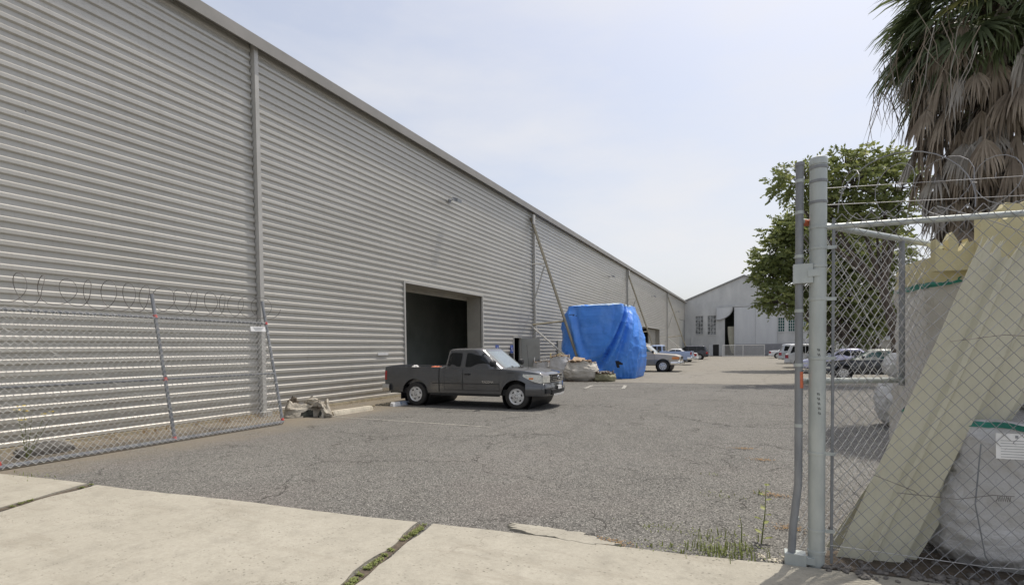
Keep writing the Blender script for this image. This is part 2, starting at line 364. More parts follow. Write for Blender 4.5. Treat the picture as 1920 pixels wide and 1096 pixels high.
# sidewalk slabs, edge with the asphalt runs (-9.3,3.36) -> (.5,4.33)
def edge_y(x):
    return 3.36 + (x+9.31)*.0985 + (.05 if -6.5 < x < -3 else 0)*0 + .018*math.sin(x*2.1) + .02*noise.noise(Vector((x*3, 1, 0)))
def slab_unused():
    pass
def slab(xa0, xa1, xb0, xb1, ytop=None):
    mb = MB(); n = 60
    def fn(u, v_):
        yt = edge_y(xa0+(xb0-xa0)*u); y = -1.6 + (yt+1.6)*v_
        k = (y - (-1.6))/(edge_y((xa0+xb0)/2)+1.6)
        l = xa1 + (xa0-xa1)*k; r = xb1 + (xb0-xb1)*k
        jag = .05*noise.noise(Vector((xa0*.3+3, y*2.2, 0)))*(abs(xa0) < 20)+.018*noise.noise(Vector((l*2, y*6, 0)))+.012*noise.noise(Vector((l*3, y*22, 0)))
        x = l + (r-l)*u + jag*(1-u) + jag*u
        yy = -1.6 + (edge_y(x)+1.6)*v_
        return (x, yy, .018)
    mb.grid(fn, n, 70)
    # edge skirt
    tops = [fn(i/n, 1) for i in range(n+1)]
    mb.add(tops + [(x, y+.004, -.02) for x, y, z in tops], [(i, i+1, n+2+i, n+1+i) for i in range(n)])
    for u in (0, 1):
        sd_ = [fn(u, j/70) for j in range(71)]
        mb.add(sd_ + [(x, y, -.02) for x, y, z in sd_], [(i, i+1, 72+i, 71+i) for i in range(70)])
    return tag(mb.build('sidewalk', M['concrete']), kind='structure')
# joints: (-2.82,3.9)->(-2.33,1.4);  (-7.5,3.58)->(-6.7,1.0)
def xj(x_top, slope): return x_top, x_top + slope*5.5
a0, a1 = xj(-7.52, .30); b0, b1 = xj(-2.84, .20); e0, e1 = 4.5, 5.4
slab(-13, -12.2, a0-.008, a1-.008); slab(a0+.008, a1+.008, b0-.010, b1-.010); slab(b0+.010, b1+.010, e0, e1)
for xa_, sl_s in ((-7.52, .30), (-2.84, .20)):
    yt_ = edge_y(xa_)-.03; mb = MB().add([(xa_-.045, yt_, .007), (xa_+.045, yt_, .007), (xa_+sl_s*5.5+.06, yt_-5.4, .007), (xa_+sl_s*5.5-.06, yt_-5.4, .007)], [(0, 3, 2, 1)])
    tag(mb.build('soil_joint', M['soil']), kind='structure')
k = MB().box(-40, 40, -1.75, -1.6, -.1, .018); tag(k.build('kerb', M['concrete']), kind='structure')
# broken concrete chip beside the joint
mb = MB(); n = 90; pts = []
for i in range(n):
    a = 2*math.pi*i/n; r = 1+.35*noise.noise(Vector((math.cos(a)*1.6, math.sin(a)*1.6, 4)))+.3*noise.noise(Vector((math.cos(a)*6, math.sin(a)*6, 2)))
    pts.append((-1.62+.46*math.cos(a)*r, 4.235+.115*math.sin(a)*r + .035*math.cos(a)*-1))
mb.add([(-1.62, 4.235, .026)]+[(x, y, .021) for x, y in pts]+[(x*1.0, y, -.01) for x, y in pts], [(0, 1+i, 1+(i+1) % n) for i in range(n)]+[(1+i, 1+n+i, 1+n+(i+1) % n, 1+(i+1) % n) for i in range(n)])
tag(mb.build('concrete_patch', concrete('patch_concrete', (.33, .31, .26), (.43, .405, .34), 1.), smooth=True), kind='structure')
# painted lines on the asphalt
M['faint'] = mat('faint_line_paint', (.34, .325, .28), .85, 0, (.145, .14, .128), 12, .38, .64, .1)
def line(pts, wd, z=.004, mm='line'):
    mb = MB()
    for (x0, y0), (x1, y1) in pts:
        d = Vector((x1-x0, y1-y0, 0)).normalized(); q = Vector((-d.y, d.x, 0))*wd/2
        a, b = Vector((x0, y0, z)), Vector((x1, y1, z)); mb.add([a-q, b-q, b+q, a+q], [(0, 1, 2, 3)])
    return tag(mb.build('painted_line', M[mm]), kind='structure')
line([((-9.6, 9.7), (-5.1, 9.6))], .07, .004, 'faint'); line([((-9.6, 12.1), (-4.9, 12.02))], .07, .0042, 'faint')
line([((-6.3, 20.1), (-4.9, 20.35)), ((-4.85, 20.5), (-5.15, 22.2)), ((-6.45, 21.9), (-5.2, 22.25)), ((-6.35, 20.3), (-6.5, 21.8))], .14)
for yy in (33, 38.2, 50, 62): line([((-9.5, yy-1.6), (-4.3, yy-1.6))], .09)
line([((3, 19.5), (8, 19.7))], .09); line([((2.6, 31.2), (8, 31.3))], .09); line([((2.2, 15.5), (6, 15.7))], .09)

# ------------------------------------------------------------------ warehouse
WX = -11.44
wh = thing('warehouse', 'long grey warehouse clad in horizontal corrugated metal along the left of the lot', 'warehouse', (WX, 40, 0))
def P(name, mb, m_, parent=wh, smooth=False, off=(WX, 40, 0)):
    o = mb.build(name, m_, parent, smooth)
    if parent is wh: o.location = (-off[0], -off[1], 0)
    return o
PR = [(0, 0), (0, .057), (.044, .082), (.046, .146), (0, .184)]
def clad(y0, y1, z0, z1, mb=None):
    mb = mb or MB(); prof = []
    zc = math.floor(z0/.2)*.2
    while zc < z1+.2:
        for (dx, dz) in PR:
            z = zc+dz
            prof.append((dx, z))
        zc += .2
    prof = [(dx, z) for dx, z in prof if z0-1e-6 <= z <= z1+1e-6]
    if prof[0][1] > z0+.001: prof.insert(0, (prof[0][0], z0))
    if prof[-1][1] < z1-.001: prof.append((prof[-1][0], z1))
    ns = max(1, int((y1-y0)/3))
    n = len(prof); vs = []; fs = []
    for k in range(ns+1):
        y = y0+(y1-y0)*k/ns
        vs += [(WX+dx+.0018*noise.noise(Vector((y*1.3, z*2, 3))), y, z) for dx, z in prof]
    for k in range(ns):
        for i in range(n-1): fs.append((k*n+i, (k+1)*n+i, (k+1)*n+i+1, k*n+i+1))
    return mb.add(vs, fs)
ZT = 9.3
bays = [(-10, -.5, []), (-.5, 9.06, []), (9.20, 26.88, [(15.13, 20.86, 4.03), (24.23, 25.1, 2.2)]), (27.02, 49.98, []), (50.12, 74.2, [(57.0, 68.1, 3.87)]), (74.34, 97, [(87.1, 95.5, 6.05)])]
for y0, y1, ops in bays:
    mb = MB(); y = y0
    for (a, b, zt) in ops:
        clad(y, a, .09, ZT, mb); clad(a, b, zt, ZT, mb); y = b
    clad(y, y1, .09, ZT, mb); P('cladding', mb, M['clad'])
for yc in (9.13, 26.95, 50.05, 74.27):
    mb = MB(); mb.box(WX-.02, WX+.16, yc-.055, yc+.055, .04, ZT)
    mb.box(WX-.02, WX+.26, yc-.13, yc+.13, 0, .12)
    P('column', mb, M['trim'])
mb = MB(); mb.box(WX-.3, WX+.26, -10, 97, ZT-.02, ZT+.1); mb.box(WX+.24, WX+.28, -10, 97, ZT-.17, ZT+.12)
mb.box(WX-.1, WX+.06, -10, 97, ZT-.05, ZT-.02); P('fascia', mb, M['fascia'])
P('footing', MB().box(WX-.2, WX+.10, -10, 15.13, -.02, .075).box(WX-.2, WX+.10, 20.86, 57, -.02, .075).box(WX-.2, WX+.10, 68.1, 97, -.02, .075), M['footing'])
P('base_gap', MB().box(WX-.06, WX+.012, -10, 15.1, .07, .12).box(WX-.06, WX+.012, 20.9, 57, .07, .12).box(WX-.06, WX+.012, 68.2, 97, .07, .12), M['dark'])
# shell: roof, end walls and the dark inside
P('roof', MB().add([(WX-.3, -10, ZT+.1), (WX-.3, 97, ZT+.1), (WX-14, 97, ZT+2.6), (WX-14, -10, ZT+2.6), (WX-28, 97, ZT), (WX-28, -10, ZT)], [(0, 1, 2, 3), (3, 2, 4, 5)]), M['roof'])
P('end_wall', MB().box(WX-28, WX-.02, -10.1, -10, 0, ZT), M['clad']); P('end_wall', MB().box(WX-28, WX-.02, 97, 97.1, 0, ZT), M['clad'])
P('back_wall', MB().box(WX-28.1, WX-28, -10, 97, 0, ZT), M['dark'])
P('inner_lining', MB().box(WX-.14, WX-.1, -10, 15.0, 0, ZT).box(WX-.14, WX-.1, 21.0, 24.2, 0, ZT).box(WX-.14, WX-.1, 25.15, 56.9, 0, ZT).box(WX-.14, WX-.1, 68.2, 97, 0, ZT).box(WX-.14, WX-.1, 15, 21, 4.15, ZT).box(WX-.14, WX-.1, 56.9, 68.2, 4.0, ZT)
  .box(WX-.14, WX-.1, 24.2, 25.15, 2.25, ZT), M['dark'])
P('floor', MB().box(WX-28, WX-.1, -10, 97, .0, .015), mat('warehouse_floor', (.34, .33, .31), .7, 0, (.24, .235, .22), 1.2))
pl_ = thing('wrapped_pallet', 'dim pale wrapped load on a pallet just inside the open doorway', 'pallet', (-14.9, 17.2, .02))
MB().box(-.5, .5, -.4, .4, 0, .04).box(-.5, .5, -.4, -.3, .04, .12).box(-.5, .5, .3, .4, .04, .12).box(-.5, .5, -.4, .4, .12, .15).build('pallet', M['card'], pl_)
MB().grid(lambda u, v_: (lambda q: (q[0], q[1], .15+.85*v_))(tuple(.47*(1-.08*v_*v_)*c for c in (math.copysign(abs(math.cos(6.2832*u))**.35, math.cos(6.2832*u)), .8*math.copysign(abs(math.sin(6.2832*u))**.35, math.sin(6.2832*u))))), 40, 8, wrap=True).box(-.42, .42, -.33, .33, .98, 1.02).build('load', M['white'], pl_, True)
P('bounce_wall', MB().box(-16.6, -16.5, -9.9, 96.9, .02, 9.2), mat('bounce_wall_pale', (.52, .56, .52), .8, 0, (.36, .40, .37), .6))  # added pale wall, bounces doorway light so the inside reads less black
# big doorway: frame trim, deep reveals, header
def doorway(y0, y1, zt, depth):
    P('door_frame', MB().box(WX-.05, WX+.075, y0-.07, y0, .0, zt+.07).box(WX-.05, WX+.075, y1, y1+.07, 0, zt+.07).box(WX-.05, WX+.078, y0, y1, zt, zt+.07), M['trim'])
    P('door_reveal', MB().box(WX-depth, WX-.02, y1+.0, y1+.06, 0, zt), M['beige'])
    P('door_reveal', MB().box(WX-depth, WX-.02, y0-.06, y0, 0, zt), M['beige'])
    P('door_header', MB().box(WX-depth, WX-.02, y0, y1, zt, zt+.06).box(WX-depth-.05, WX-depth, y0, y1, zt-.16, zt+.06), M['beige'])
doorway(15.13, 20.86, 4.03, .75); doorway(57.0, 68.1, 3.87, 1.6)
P('sliding_door', MB().box(WX-.06, WX+.03, 87.1, 95.5, .05, 6.0), M['doorgrey'])
P('sliding_door', MB().box(WX-.5, WX-.42, 63.2, 68.0, .05, 3.8), M['beige'])
# personnel doorway with leaf swung out
P('door_frame', MB().box(WX-.05, WX+.07, 24.17, 24.23, 0, 2.26).box(WX-.05, WX+.07, 25.1, 25.16, 0, 2.26).box(WX-.05, WX+.072, 24.23, 25.1, 2.2, 2.26), M['trim'])
lf = MB().box(0, .98, -.025, .025, .06, 2.18)
leaf = P('door', lf, M['doorgrey']); leaf.location = (.08, 25.12-40, 0); leaf.rotation_euler = (0, 0, R(14))
MB().box(.88, .93, -.08, -.03, .98, 1.02).build('handle', M['black'], leaf)
P('door', MB().box(WX+.0, WX+.12, 30.6, 31.5, .1, 2.1), M['beige'])
P('sign_plate', MB().box(WX+.047, WX+.07, 13.6, 14.12, 1.47, 1.56), M['sign'])
for yv in (60, 84): P('roof_vent', MB().box(WX-1.2, WX-.7, yv, yv+.6, ZT+.1, ZT+.55), M['trim'])
# small switch boxes by the door
P('meter_box', MB().box(WX+.04, WX+.2, 23.6, 23.85, 1.05, 1.4), M['black'])
def lamp(y, z, label):
    t = thing('wall_lamp', label, 'lamp', (WX+.05, y, z), 0, 'floodlights on the corrugated wall')
    MB().box(0, .03, -.07, .07, -.07, .07).tube([(.02, 0, 0), (.2, -.02, .03), (.3, -.03, .0)], .018, 6).build('bracket', M['galvdark'], t)
    h = MB().add([(.24, -.26, -.02), (.24, .14, -.02), (.5, .14, -.12), (.5, -.2, -.12), (.26, -.18, .09), (.26, .12, .09), (.5, .12, .0), (.5, -.18, .0)],
              [(0, 3, 2, 1), (4, 5, 6, 7), (0, 1, 5, 4), (1, 2, 6, 5), (2, 3, 7, 6), (3, 0, 4, 7)]).build('lamp_head', M['galvdark'], t)
    MB().add([(.26, -.17, -.036), (.26, .11, -.036), (.48, .11, -.122), (.48, -.17, -.122)], [(0, 3, 2, 1)]).build('lens', M['glassg'], t)
    return t
lamp(18.2, 7.68, 'small floodlight high on the corrugated wall above the open doorway'); lamp(43.3, 7.62, 'tiny floodlight high on the wall beyond the first brace')
lamp(62.8, 7.6, 'tiny floodlight high above the second doorway'); lamp(83, 7.0, 'farthest tiny floodlight high on the corrugated wall')
# braces
def brace(y, label, foot=-8.4):
    t = thing('steel_brace', label, 'brace', (WX, y, 0), 0, 'diagonal steel braces propping the warehouse wall')
    X = lambda x: x-WX
    zf = lambda x: 8.85*(foot-x)/(foot-WX)     # height on main strut at x
    MB().tube([(.06, 0, 8.85), (X(foot), 0, .03)], .075, 4).build('main_strut', M['brace'], t)
    MB().tube([(.1, 0, 6.3), (X(-10.62), 0, 6.28)], .035, 4).build('cross_strut', M['trim'], t)
    MB().tube([(.15, 0, 4.1), (X(-10.62), 0, 6.15)], .04, 4).build('diagonal', M['trim'], t)
    xx = foot - (foot-WX)*3.1/8.85
    MB().tube([(.1, 0, 2.95), (X(xx), 0, 3.1)], .05, 4).build('cross_strut', M['brace'], t)
    MB().tube([(.05, 0, 2.85), (X(foot)-1.0, 0, 1.2), (X(foot)-.35, 0, .3)], .05, 4).build('diagonal', M['trim'], t)
    MB().box(X(foot)-.25, X(foot)+.2, -.2, .2, 0, .12).build('foot_block', M['footing'], t)
    MB().box(.19, .26, -.12, .12, 8.5, 9.0).build('top_plate', M['trim'], t)
M['brace'] = mat('weathered_strut', (.34, .30, .22), .7, .1, (.26, .24, .18), 3)
brace(26.62, 'nearest diagonal steel brace in front of the blue tarp'); brace(50.1, 'middle diagonal steel brace beyond the blue tarp'); brace(74.3, 'farthest diagonal steel brace near the hangar')
# accessible parking signs on the wall
def acc(y, z, label):
    t = thing('parking_sign', label, 'sign', (WX+.05, y, z), 0, 'blue accessible parking signs by the personnel door')
    MB().box(0, .012, -.16, .16, -.2, .2).build('plate', M['signblue'], t)
    s = MB(); # wheelchair pictogram facing +X
    s.lathe([(.025, 0), (.0, .001)], 10, 'y', (0, 0, 0)); s.v = [(.0135+b*.1, a-.02, c+.13) for a, b, c in s.v]
    s2 = MB()
    for pts in ([(-.02, .10), (-.015, .01), (.05, .01), (.08, -.09)], [(-.018, .06), (.045, .06)]):
        s2.tube([(.016, a, b) for a, b in pts], .011, 4)
    s2.tube([(.016, -.01+.075*math.cos(a), -.04+.075*math.sin(a)) for a in [R(100+24*i) for i in range(10)]], .009, 4)
    s2.add(s.v, s.f); s2.build('symbol', M['sign'], t)
acc(22.3, 1.62, 'blue wheelchair sign on the wall above the pickup hood'); acc(23.95, 1.62, 'blue wheelchair sign beside the personnel door frame')

# ------------------------------------------------------------------ hangar
hg = thing('hangar', 'grey gabled hangar closing off the far end of the lot', 'hangar', (-2.1, 94, 0))
def H(name, mb, m_, smooth=False, parent=None):
    o = mb.build(name, m_, parent or hg, smooth); 
    if parent is None: o.location = (2.1, -94, 0)
    return o
ap = 13.1; sl_ = .4; X0, X1 = -17, 16
def rz_(x): return ap - sl_*abs(x+2.1)
# facade with holes: columns of boxes
def fac(x0, x1, z0=0, z1=None, mb=None):
    mb = mb or MB(); zs = (z1 if z1 else rz_(x0), z1 if z1 else rz_(x1))
    vs = [(x0, 94, z0), (x1, 94, z0), (x1, 94, zs[1]), (x0, 94, zs[0]), (x0, 94.3, z0), (x1, 94.3, z0), (x1, 94.3, zs[1]), (x0, 94.3, zs[0])]
    return mb.add(vs, [(0, 1, 2, 3), (5, 4, 7, 6), (0, 3, 7, 4), (1, 5, 6, 2), (3, 2, 6, 7)])
mb = MB(); wins = [(-9.7, -8.45, 3.7, 6.8), (-7.75, -6.4, 3.6, 6.8), (2.95, 3.85, 3.85, 6.1), (4.4, 5.3, 3.85, 6.1), (6.2, 7.1, 3.85, 6.1)]
fac(X0, -9.7, mb=mb)
for i, (a, b, z0, z1) in enumerate(wins[:2]):
    if i == 0: fac(a, b, 0, z0, mb)
    else:
        fac(a, -6.9, 0, z0, mb); fac(-6.9, -6.4, 1.9, z0, mb)
    vs = [(a, 94, z1), (b, 94, z1), (b, 94, rz_(b)), (a, 94, rz_(a))]; mb.add(vs+[(x, 94.3, z) for x, y, z in vs], [(0, 1, 2, 3), (0, 4, 5, 1)])
fac(-8.45, -7.75, mb=mb)
fac(-6.4, -5.95, 1.9, rz_(-6.2)-.1, mb); mb.add([(-6.4, 94, rz_(-6.2)-.1), (-5.95, 94, rz_(-6.2)-.1), (-5.95, 94, rz_(-5.95)), (-6.4, 94, rz_(-6.4))], [(0, 1, 2, 3)])
fac(-5.95, -5.03, mb=mb)
for a, b in ((-5.03, -2.1), (-2.1, 2.78)):
    vs = [(a, 94, 8.2), (b, 94, 8.2), (b, 94, rz_(b)), (a, 94, rz_(a))]; mb.add(vs, [(0, 1, 2, 3)])
x = 2.78
for a, b, z0, z1 in wins[2:]:
    fac(x, a, mb=mb); fac(a, b, 0, z0, mb); vs = [(a, 94, z1), (b, 94, z1), (b, 94, rz_(b)), (a, 94, rz_(a))]; mb.add(vs+[(q, 94.3, z) for q, y, z in vs], [(0, 1, 2, 3), (0, 4, 5, 1)]); x = b
fac(x, X1, mb=mb); H('wall', mb, M['wall'])
H('wall', MB().box(X0, X0+.2, 94.3, 130, 0, rz_(X0)), M['wall']); H('wall', MB().box(X1-.2, X1, 94.3, 130, 0, rz_(X1)), M['wall'])
H('back_wall', MB().box(X0, X1, 129.8, 130, 0, 7), M['dark'])
mb = MB()
for sx, xe in ((-1, X0-.4), (1, X1+.4)):
    vs = [(-2.1, 93.7, ap+.02), (xe, 93.7, rz_(xe)+.02), (xe, 130, rz_(xe)+.02), (-2.1, 130, ap+.02)]
    mb.add(vs+[(a, b, c+.22) for a, b, c in vs], [(0, 1, 2, 3), (4, 5, 6, 7), (0, 1, 5, 4), (1, 2, 6, 5)])
H('roof', mb, M['roof'])
for i, (a, b, z0, z1) in enumerate(wins):
    fr = H('window', MB().box(a, b, 94.12, 94.16, z0, z1), M['peel'] if i < 2 else M['glassg'])
    mb = MB(); nc, nr = 3, 5
    for q in range(nc+1): xx = a+(b-a)*q/nc; mb.box(xx-.03, xx+.03, 94.08, 94.115, z0, z1)
    for q in range(nr+1): zz = z0+(z1-z0)*q/nr; mb.box(a, b, 94.07, 94.105, zz-.03, zz+.03)
    o = mb.build('window_bars', M['wall'] if i < 2 else M['walld'], fr)
    H('sill', MB().box(a-.08, b+.08, 93.9, 94.0-.003, z0-.12, z0), M['wall'])
d1 = MB().box(-3.58, -.4, 93.86, 93.94, .1, 8.05).box(-.38, 2.78, 93.86, 93.94, .1, 8.05)
for xx in (-3.5, -.45, -.3, 2.72): d1.box(xx-.05, xx+.05, 93.83, 93.857, .1, 8.05)
H('sliding_door', d1, M['walld'])
H('door_track', MB().box(-5.4, 5.9, 93.8, 93.99, 8.1, 8.38), M['wall'])
H('wainscot', MB().box(-3.4, 16, 93.78, 93.825, 0, 1.9), mat('hangar_wainscot', (.27, .27, .285), .8))
# torn sheet curving over the doorway's upper left corner
arc = [(-6.3+2.55*math.sin(a), 8.15-2.15*math.cos(a)) for a in [R(9*i) for i in range(11)]]
poly = [(-6.3, 8.15)]+arc
mb = MB(); n = len(arc)
mb.prism([(-6.3, 8.12)]+arc, lambda a, z: (a, 93.7+.12*math.sin(z*2), z), lambda a, z: (a, 93.74+.12*math.sin(z*2), z))
mb.tube([(a, 93.68+.12*math.sin(z*2), z) for a, z in arc], .07, 5, 1)
H('torn_sheet', mb, [M['walld'], M['roof']])
mb = MB(); cv = [(-4.6+.9*(1-math.cos(a)), 4.9-4.6*math.sin(a)) for a in [R(9*i) for i in range(11)]]
mb.prism([(-3.5, 4.9)]+cv+[(-3.5, .3)], lambda a, z: (a, 94.5+.1*math.sin(a*8), z), lambda a, z: (a, 94.55+.1*math.sin(a*8), z)); H('curtain', mb, M['cream'])
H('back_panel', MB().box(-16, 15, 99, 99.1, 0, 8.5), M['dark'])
dr = H('door', MB().box(-6.86, -5.98, 94.2, 94.25, 0, 1.88), M['black'])
H('door', MB().box(-7.55, -6.95, 93.93, 93.98, .05, 1.85), M['walld'])
H('downpipe', MB().tube([(-10.3, 93.85, .1), (-10.3, 93.85, 3.2)], .07, 6), M['white'])
# rolling gate before the hangar
rg = thing('rolling_gate', 'pale slatted rolling gate standing before the hangar door', 'gate', (-4.9, 86, 0))
fr = MB()
for x in (0, 2.85, 5.8): fr.tube([(x, .13*x, 0.0), (x, .13*x, 1.8)], .05, 6)
for z in (.12, 1.75): fr.tube([(0, 0, z), (5.8, .75, z)], .04, 6)
fr.build('gate_frame', M['white'], rg)
br = MB()
for i in range(1, 48): x = i*5.8/48; br.tube([(x, .13*x, .14), (x, .13*x, 1.73)], .018, 4)
br.build('bars', M['silver'], rg)

# ------------------------------------------------------------------ vehicles
def wheel_mesh():
    pass
WM = {}
def wheel(parent, x, y, r, side, style='oval', wd=.23, dup=None):
    key = (r, side, style)
    if key in WM:
        src = WM[key]; o = src.copy(); COL.objects.link(o); o.parent = parent; o.location = (x, y, r)
        for ch in src.children:
            c = ch.copy(); COL.objects.link(c); c.parent = o
        return o
    s = side; h = wd/2
    tp = [(r*.62, -h*s), (r*.9, -h*s), (r*.985, -h*.8*s), (r, -h*.4*s), (r, h*.4*s), (r*.985, h*.8*s), (r*.9, h*s), (r*.66, h*s), (r*.62, h*.85*s)]
    o = MB().lathe(tp, 28).build('wheel', M['rubber'], parent, True, 50); o.location = (x, y, r)
    rp = [(r*.66, h*.90*s), (r*.62, h*.98*s), (r*.57, h*.78*s), (r*.3, h*.78*s), (r*.16, h*.9*s), (0.001, h*.92*s)]
    dk = MB().lathe(rp, 28); n = 6 if style == 'oval' else 8
    for i in range(n):
        a = 2*math.pi*i/n+.26; c = (r*.43*math.cos(a), r*.43*math.sin(a)); pts = []
        for q in range(10):
            b = 2*math.pi*q/10; u, v_ = r*.10*math.cos(b), r*.06*math.sin(b) if style == 'oval' else r*.05*math.sin(b)
            u, v_ = (v_, u) if style == 'oval' else (u, v_)
            px = c[0]+u*math.cos(a)-v_*math.sin(a); pz = c[1]+u*math.sin(a)+v_*math.cos(a)
            pts.append((px, pz))
        yy = h*.80*s
        dk.prism(pts, lambda a_, b_: (a_, yy-.01*s, b_), lambda a_, b_: (a_, yy+.003*s, b_), 1)
    for i in range(6):
        a = 2*math.pi*i/6; dk.lathe([(.012, h*.95*s), (.001, h*.96*s)], 6, 'y', (r*.13*math.cos(a), 0, r*.13*math.sin(a)), 1)
    dk.build('rim', [M['silver'], M['black']], o, True, 50)
    WM[key] = o
    return o
def interp(prof, x):
    if x <= prof[0][0]: return prof[0][1]
    for (a, b), (c, d) in zip(prof, prof[1:]):
        if x <= c: return b+(d-b)*(x-a)/(c-a) if c > a else d
    return prof[-1][1]
class Car:
    def __init__(s, name, label, cat, loc, rz, sp, group=None):
        s.sp = sp; s.t = thing(name, label, cat, loc, rz, group); s.build()
    def hw(s, x):
        sp = s.sp; L, W = sp['L'], sp['W']; f = max(0, (x-(L-.75))/.75); r = max(0, (.5-x)/.5)
        return W/2*(1-.13*f**2.2-.06*r**2)
    def ys(s, x, z):
        zt = interp(s.sp['top'], x); zb = s.sp['rock']; k = (z-zb)/max(.1, zt-zb)
        sh = 1-.05*max(0, .3-k)**1-.045*max(0, (k-.55)/.45)**2
        fl = 0
        for wx in s.sp['wx']:
            d = math.hypot(x-wx, z-s.sp['wr']); rr = s.sp['ar']
            if d < rr+.14: fl = max(fl, .02*(1-max(0, d-rr)/.14))
        return s.hw(x)*sh+fl
    def zl(s, x):
        z = s.sp['rock']
        if x > s.sp['L']-.6: z = max(z, s.sp['rock']+ (x-(s.sp['L']-.6))*.08)
        for wx in s.sp['wx']:
            d = abs(x-wx)
            if d < s.sp['ar']: z = max(z, s.sp['wr']+math.sqrt(s.sp['ar']**2-d*d))
        return z
    def build(s):
        sp = s.sp; L = sp['L']; top = sp['top']; xs = set([0, L])
        x = 0
        while x < L: xs.add(round(x, 3)); x += .07
        for wx in sp['wx']:
            for q in range(-12, 13): xs.add(round(wx+sp['ar']*math.sin(R(7.5*q)), 4))
        for p in top: xs.add(p[0])
        bed = sp.get('bed')
        if bed:
            for b in bed: xs.add(b); xs.add(b+.004)
        xs = sorted(x for x in xs if 0 <= x <= L); NR = 8
        K = 6; rows = []
        for x in xs:
            zt = interp(top, x); z0 = s.zl(x); z0 = min(z0, zt-.05); sec = []
            inbed = bed and bed[0]+.002 < x < bed[1]+.002
            for j in range(NR+1):
                z = z0+(zt-.025-z0)*j/NR; sec.append((s.ys(x, z), z))
            w_ = s.ys(x, zt-.03)
            if inbed: sec += [(w_-.01, zt), (w_-.07, zt), (w_-.08, zt-.03), (w_-.08, sp['rock']+.22), (w_*.5, sp['rock']+.22), (0, sp['rock']+.22)]
            else:
                cr_ = .035
                sec += [(w_-.012, zt-.006), (w_*.94, zt+.003), (w_*.85, zt+cr_*.35), (w_*.6, zt+cr_*.7), (w_*.3, zt+cr_*.93), (0, zt+cr_)]
            rows.append(sec)
        m = len(rows[0]); nb = sp.get('nose', .14); mb = MB()
        def bx(x, y):
            if x > L-.9: x = x + nb*((x-(L-.9))/.9)**2*(1-(abs(y)/(sp['W']/2))**2.2) - 0
            return x
        for side in (1, -1):
            vs = [(bx(x, y), y*side, z) for x, sec in zip(xs, rows) for y, z in sec]; fs = []
            for i in range(len(xs)-1):
                for j in range(m-1):
                    f = (i*m+j, (i+1)*m+j, (i+1)*m+j+1, i*m+j+1); fs.append(f if side == -1 else f[::-1])
            mb.add(vs, fs)
        # front and rear caps
        for idx, x in ((0, 0), (len(xs)-1, L)):
            sec = rows[idx]; n = 10
            def fn(u, v_, sec=sec, x=x):
                j = min(int(v_*(NR+2)), NR+2); y, z = sec[j]; yy = y*(2*u-1)
                zz = z if j < NR+1 else z
                return (bx(x, yy), yy, zz)
            mb.grid(fn, n, NR+2)
        s.bx = bx
        paint = sp['paint']
        s.body = mb.build('body', paint, s.t, True, 35)
        # underside / wells
        ub = MB().box(.25, L-.3, -sp['W']/2+.08, sp['W']/2-.08, sp['rock']-.04, sp['rock']+.12)
        for wx in sp['wx']:
            ub.lathe([(sp['ar']*.99, -sp['W']/2+.05), (sp['ar']*.99, sp['W']/2-.05)], 20, 'y', (wx, 0, sp['wr']))
            for sg in (-1, 1): ub.lathe([(sp['ar']*.99, sg*(sp['W']/2-.32)), (.01, sg*(sp['W']/2-.32))], 20, 'y', (wx, 0, sp['wr']))
            ub.tube([(wx, -sp['W']/2+.2, sp['wr']), (wx, sp['W']/2-.2, sp['wr'])], .05, 6)
        # trim well to stay under the body top
        ub.v = [(a, b, min(c, interp(top, a)-.1)) for a, b, c in ub.v]
        ub.build('chassis', M['black'], s.t)
        for wx in sp['wx']:
            for sg in (-1, 1): wheel(s.t, wx, sg*(sp['W']/2-.125), sp['wr'], sg, sp.get('rim', 'oval'))
        # greenhouse
        if sp.get('cab'): s.cab(sp['cab'])
    def cab(s, c):
        # c: xr0,xf0 (belt) xr1,xf1 (roof) z0,z1, w0,w1 (half widths)
        s.c = c; p = c.get('p', 5.)
        def ring(v_):
            e = v_; xr = c['xr0']+(c['xr1']-c['xr0'])*e**c.get('er', 1.); xf = c['xf0']+(c['xf1']-c['xf0'])*e**c.get('ef', .9)
            b = c['w0']+(c['w1']-c['w0'])*e; z = c['z0']+(c['z1']-c['z0'])*e
            return (xr+xf)/2, (xf-xr)/2, b, z
        s.ring = ring; s.p = p; n = 48; vs = []; levels = []
        for e in (0, .2, .4, .6, .8, .93, 1): levels.append((*ring(e), 1))
        cx, a, b, z = ring(1)
        for k_, dz in ((.97, .02), (.9, .04), (.7, .058), (.4, .068), (.01, .072)): levels.append((cx, a*k_, b*k_, z+dz, 1))
        for (cx, a, b, z, _) in levels:
            for i in range(n):
                t = 2*math.pi*i/n; ct, st = math.cos(t), math.sin(t)
                vs.append((cx+a*math.copysign(abs(ct)**(2/p), ct), b*math.copysign(abs(st)**(2/p), st), z))
        fs = [(l*n+i, l*n+(i+1) % n, (l+1)*n+(i+1) % n, (l+1)*n+i) for l in range(len(levels)-1) for i in range(n)]
        MB().add(vs, fs).build('cab', c.get('paint', s.sp['paint']), s.t, True, 60)
        for poly in c['side']:
            for sg in (-1, 1): s.pane(poly, sg, c.get('glass', M['glass']))
        if c.get('ws', True): s.screen(1, c.get('wsglass', M['windshield']))
        if c.get('rs', True): s.screen(-1, c.get('glass', M['glass']))
    def e_of(s, z): return (z-s.c['z0'])/(s.c['z1']-s.c['z0'])
    def gy(s, x, z):
        cx, a, b, _ = s.ring(s.e_of(z)); return b*max(.0, 1-min(1, abs((x-cx)/a))**s.p)**(1/s.p)
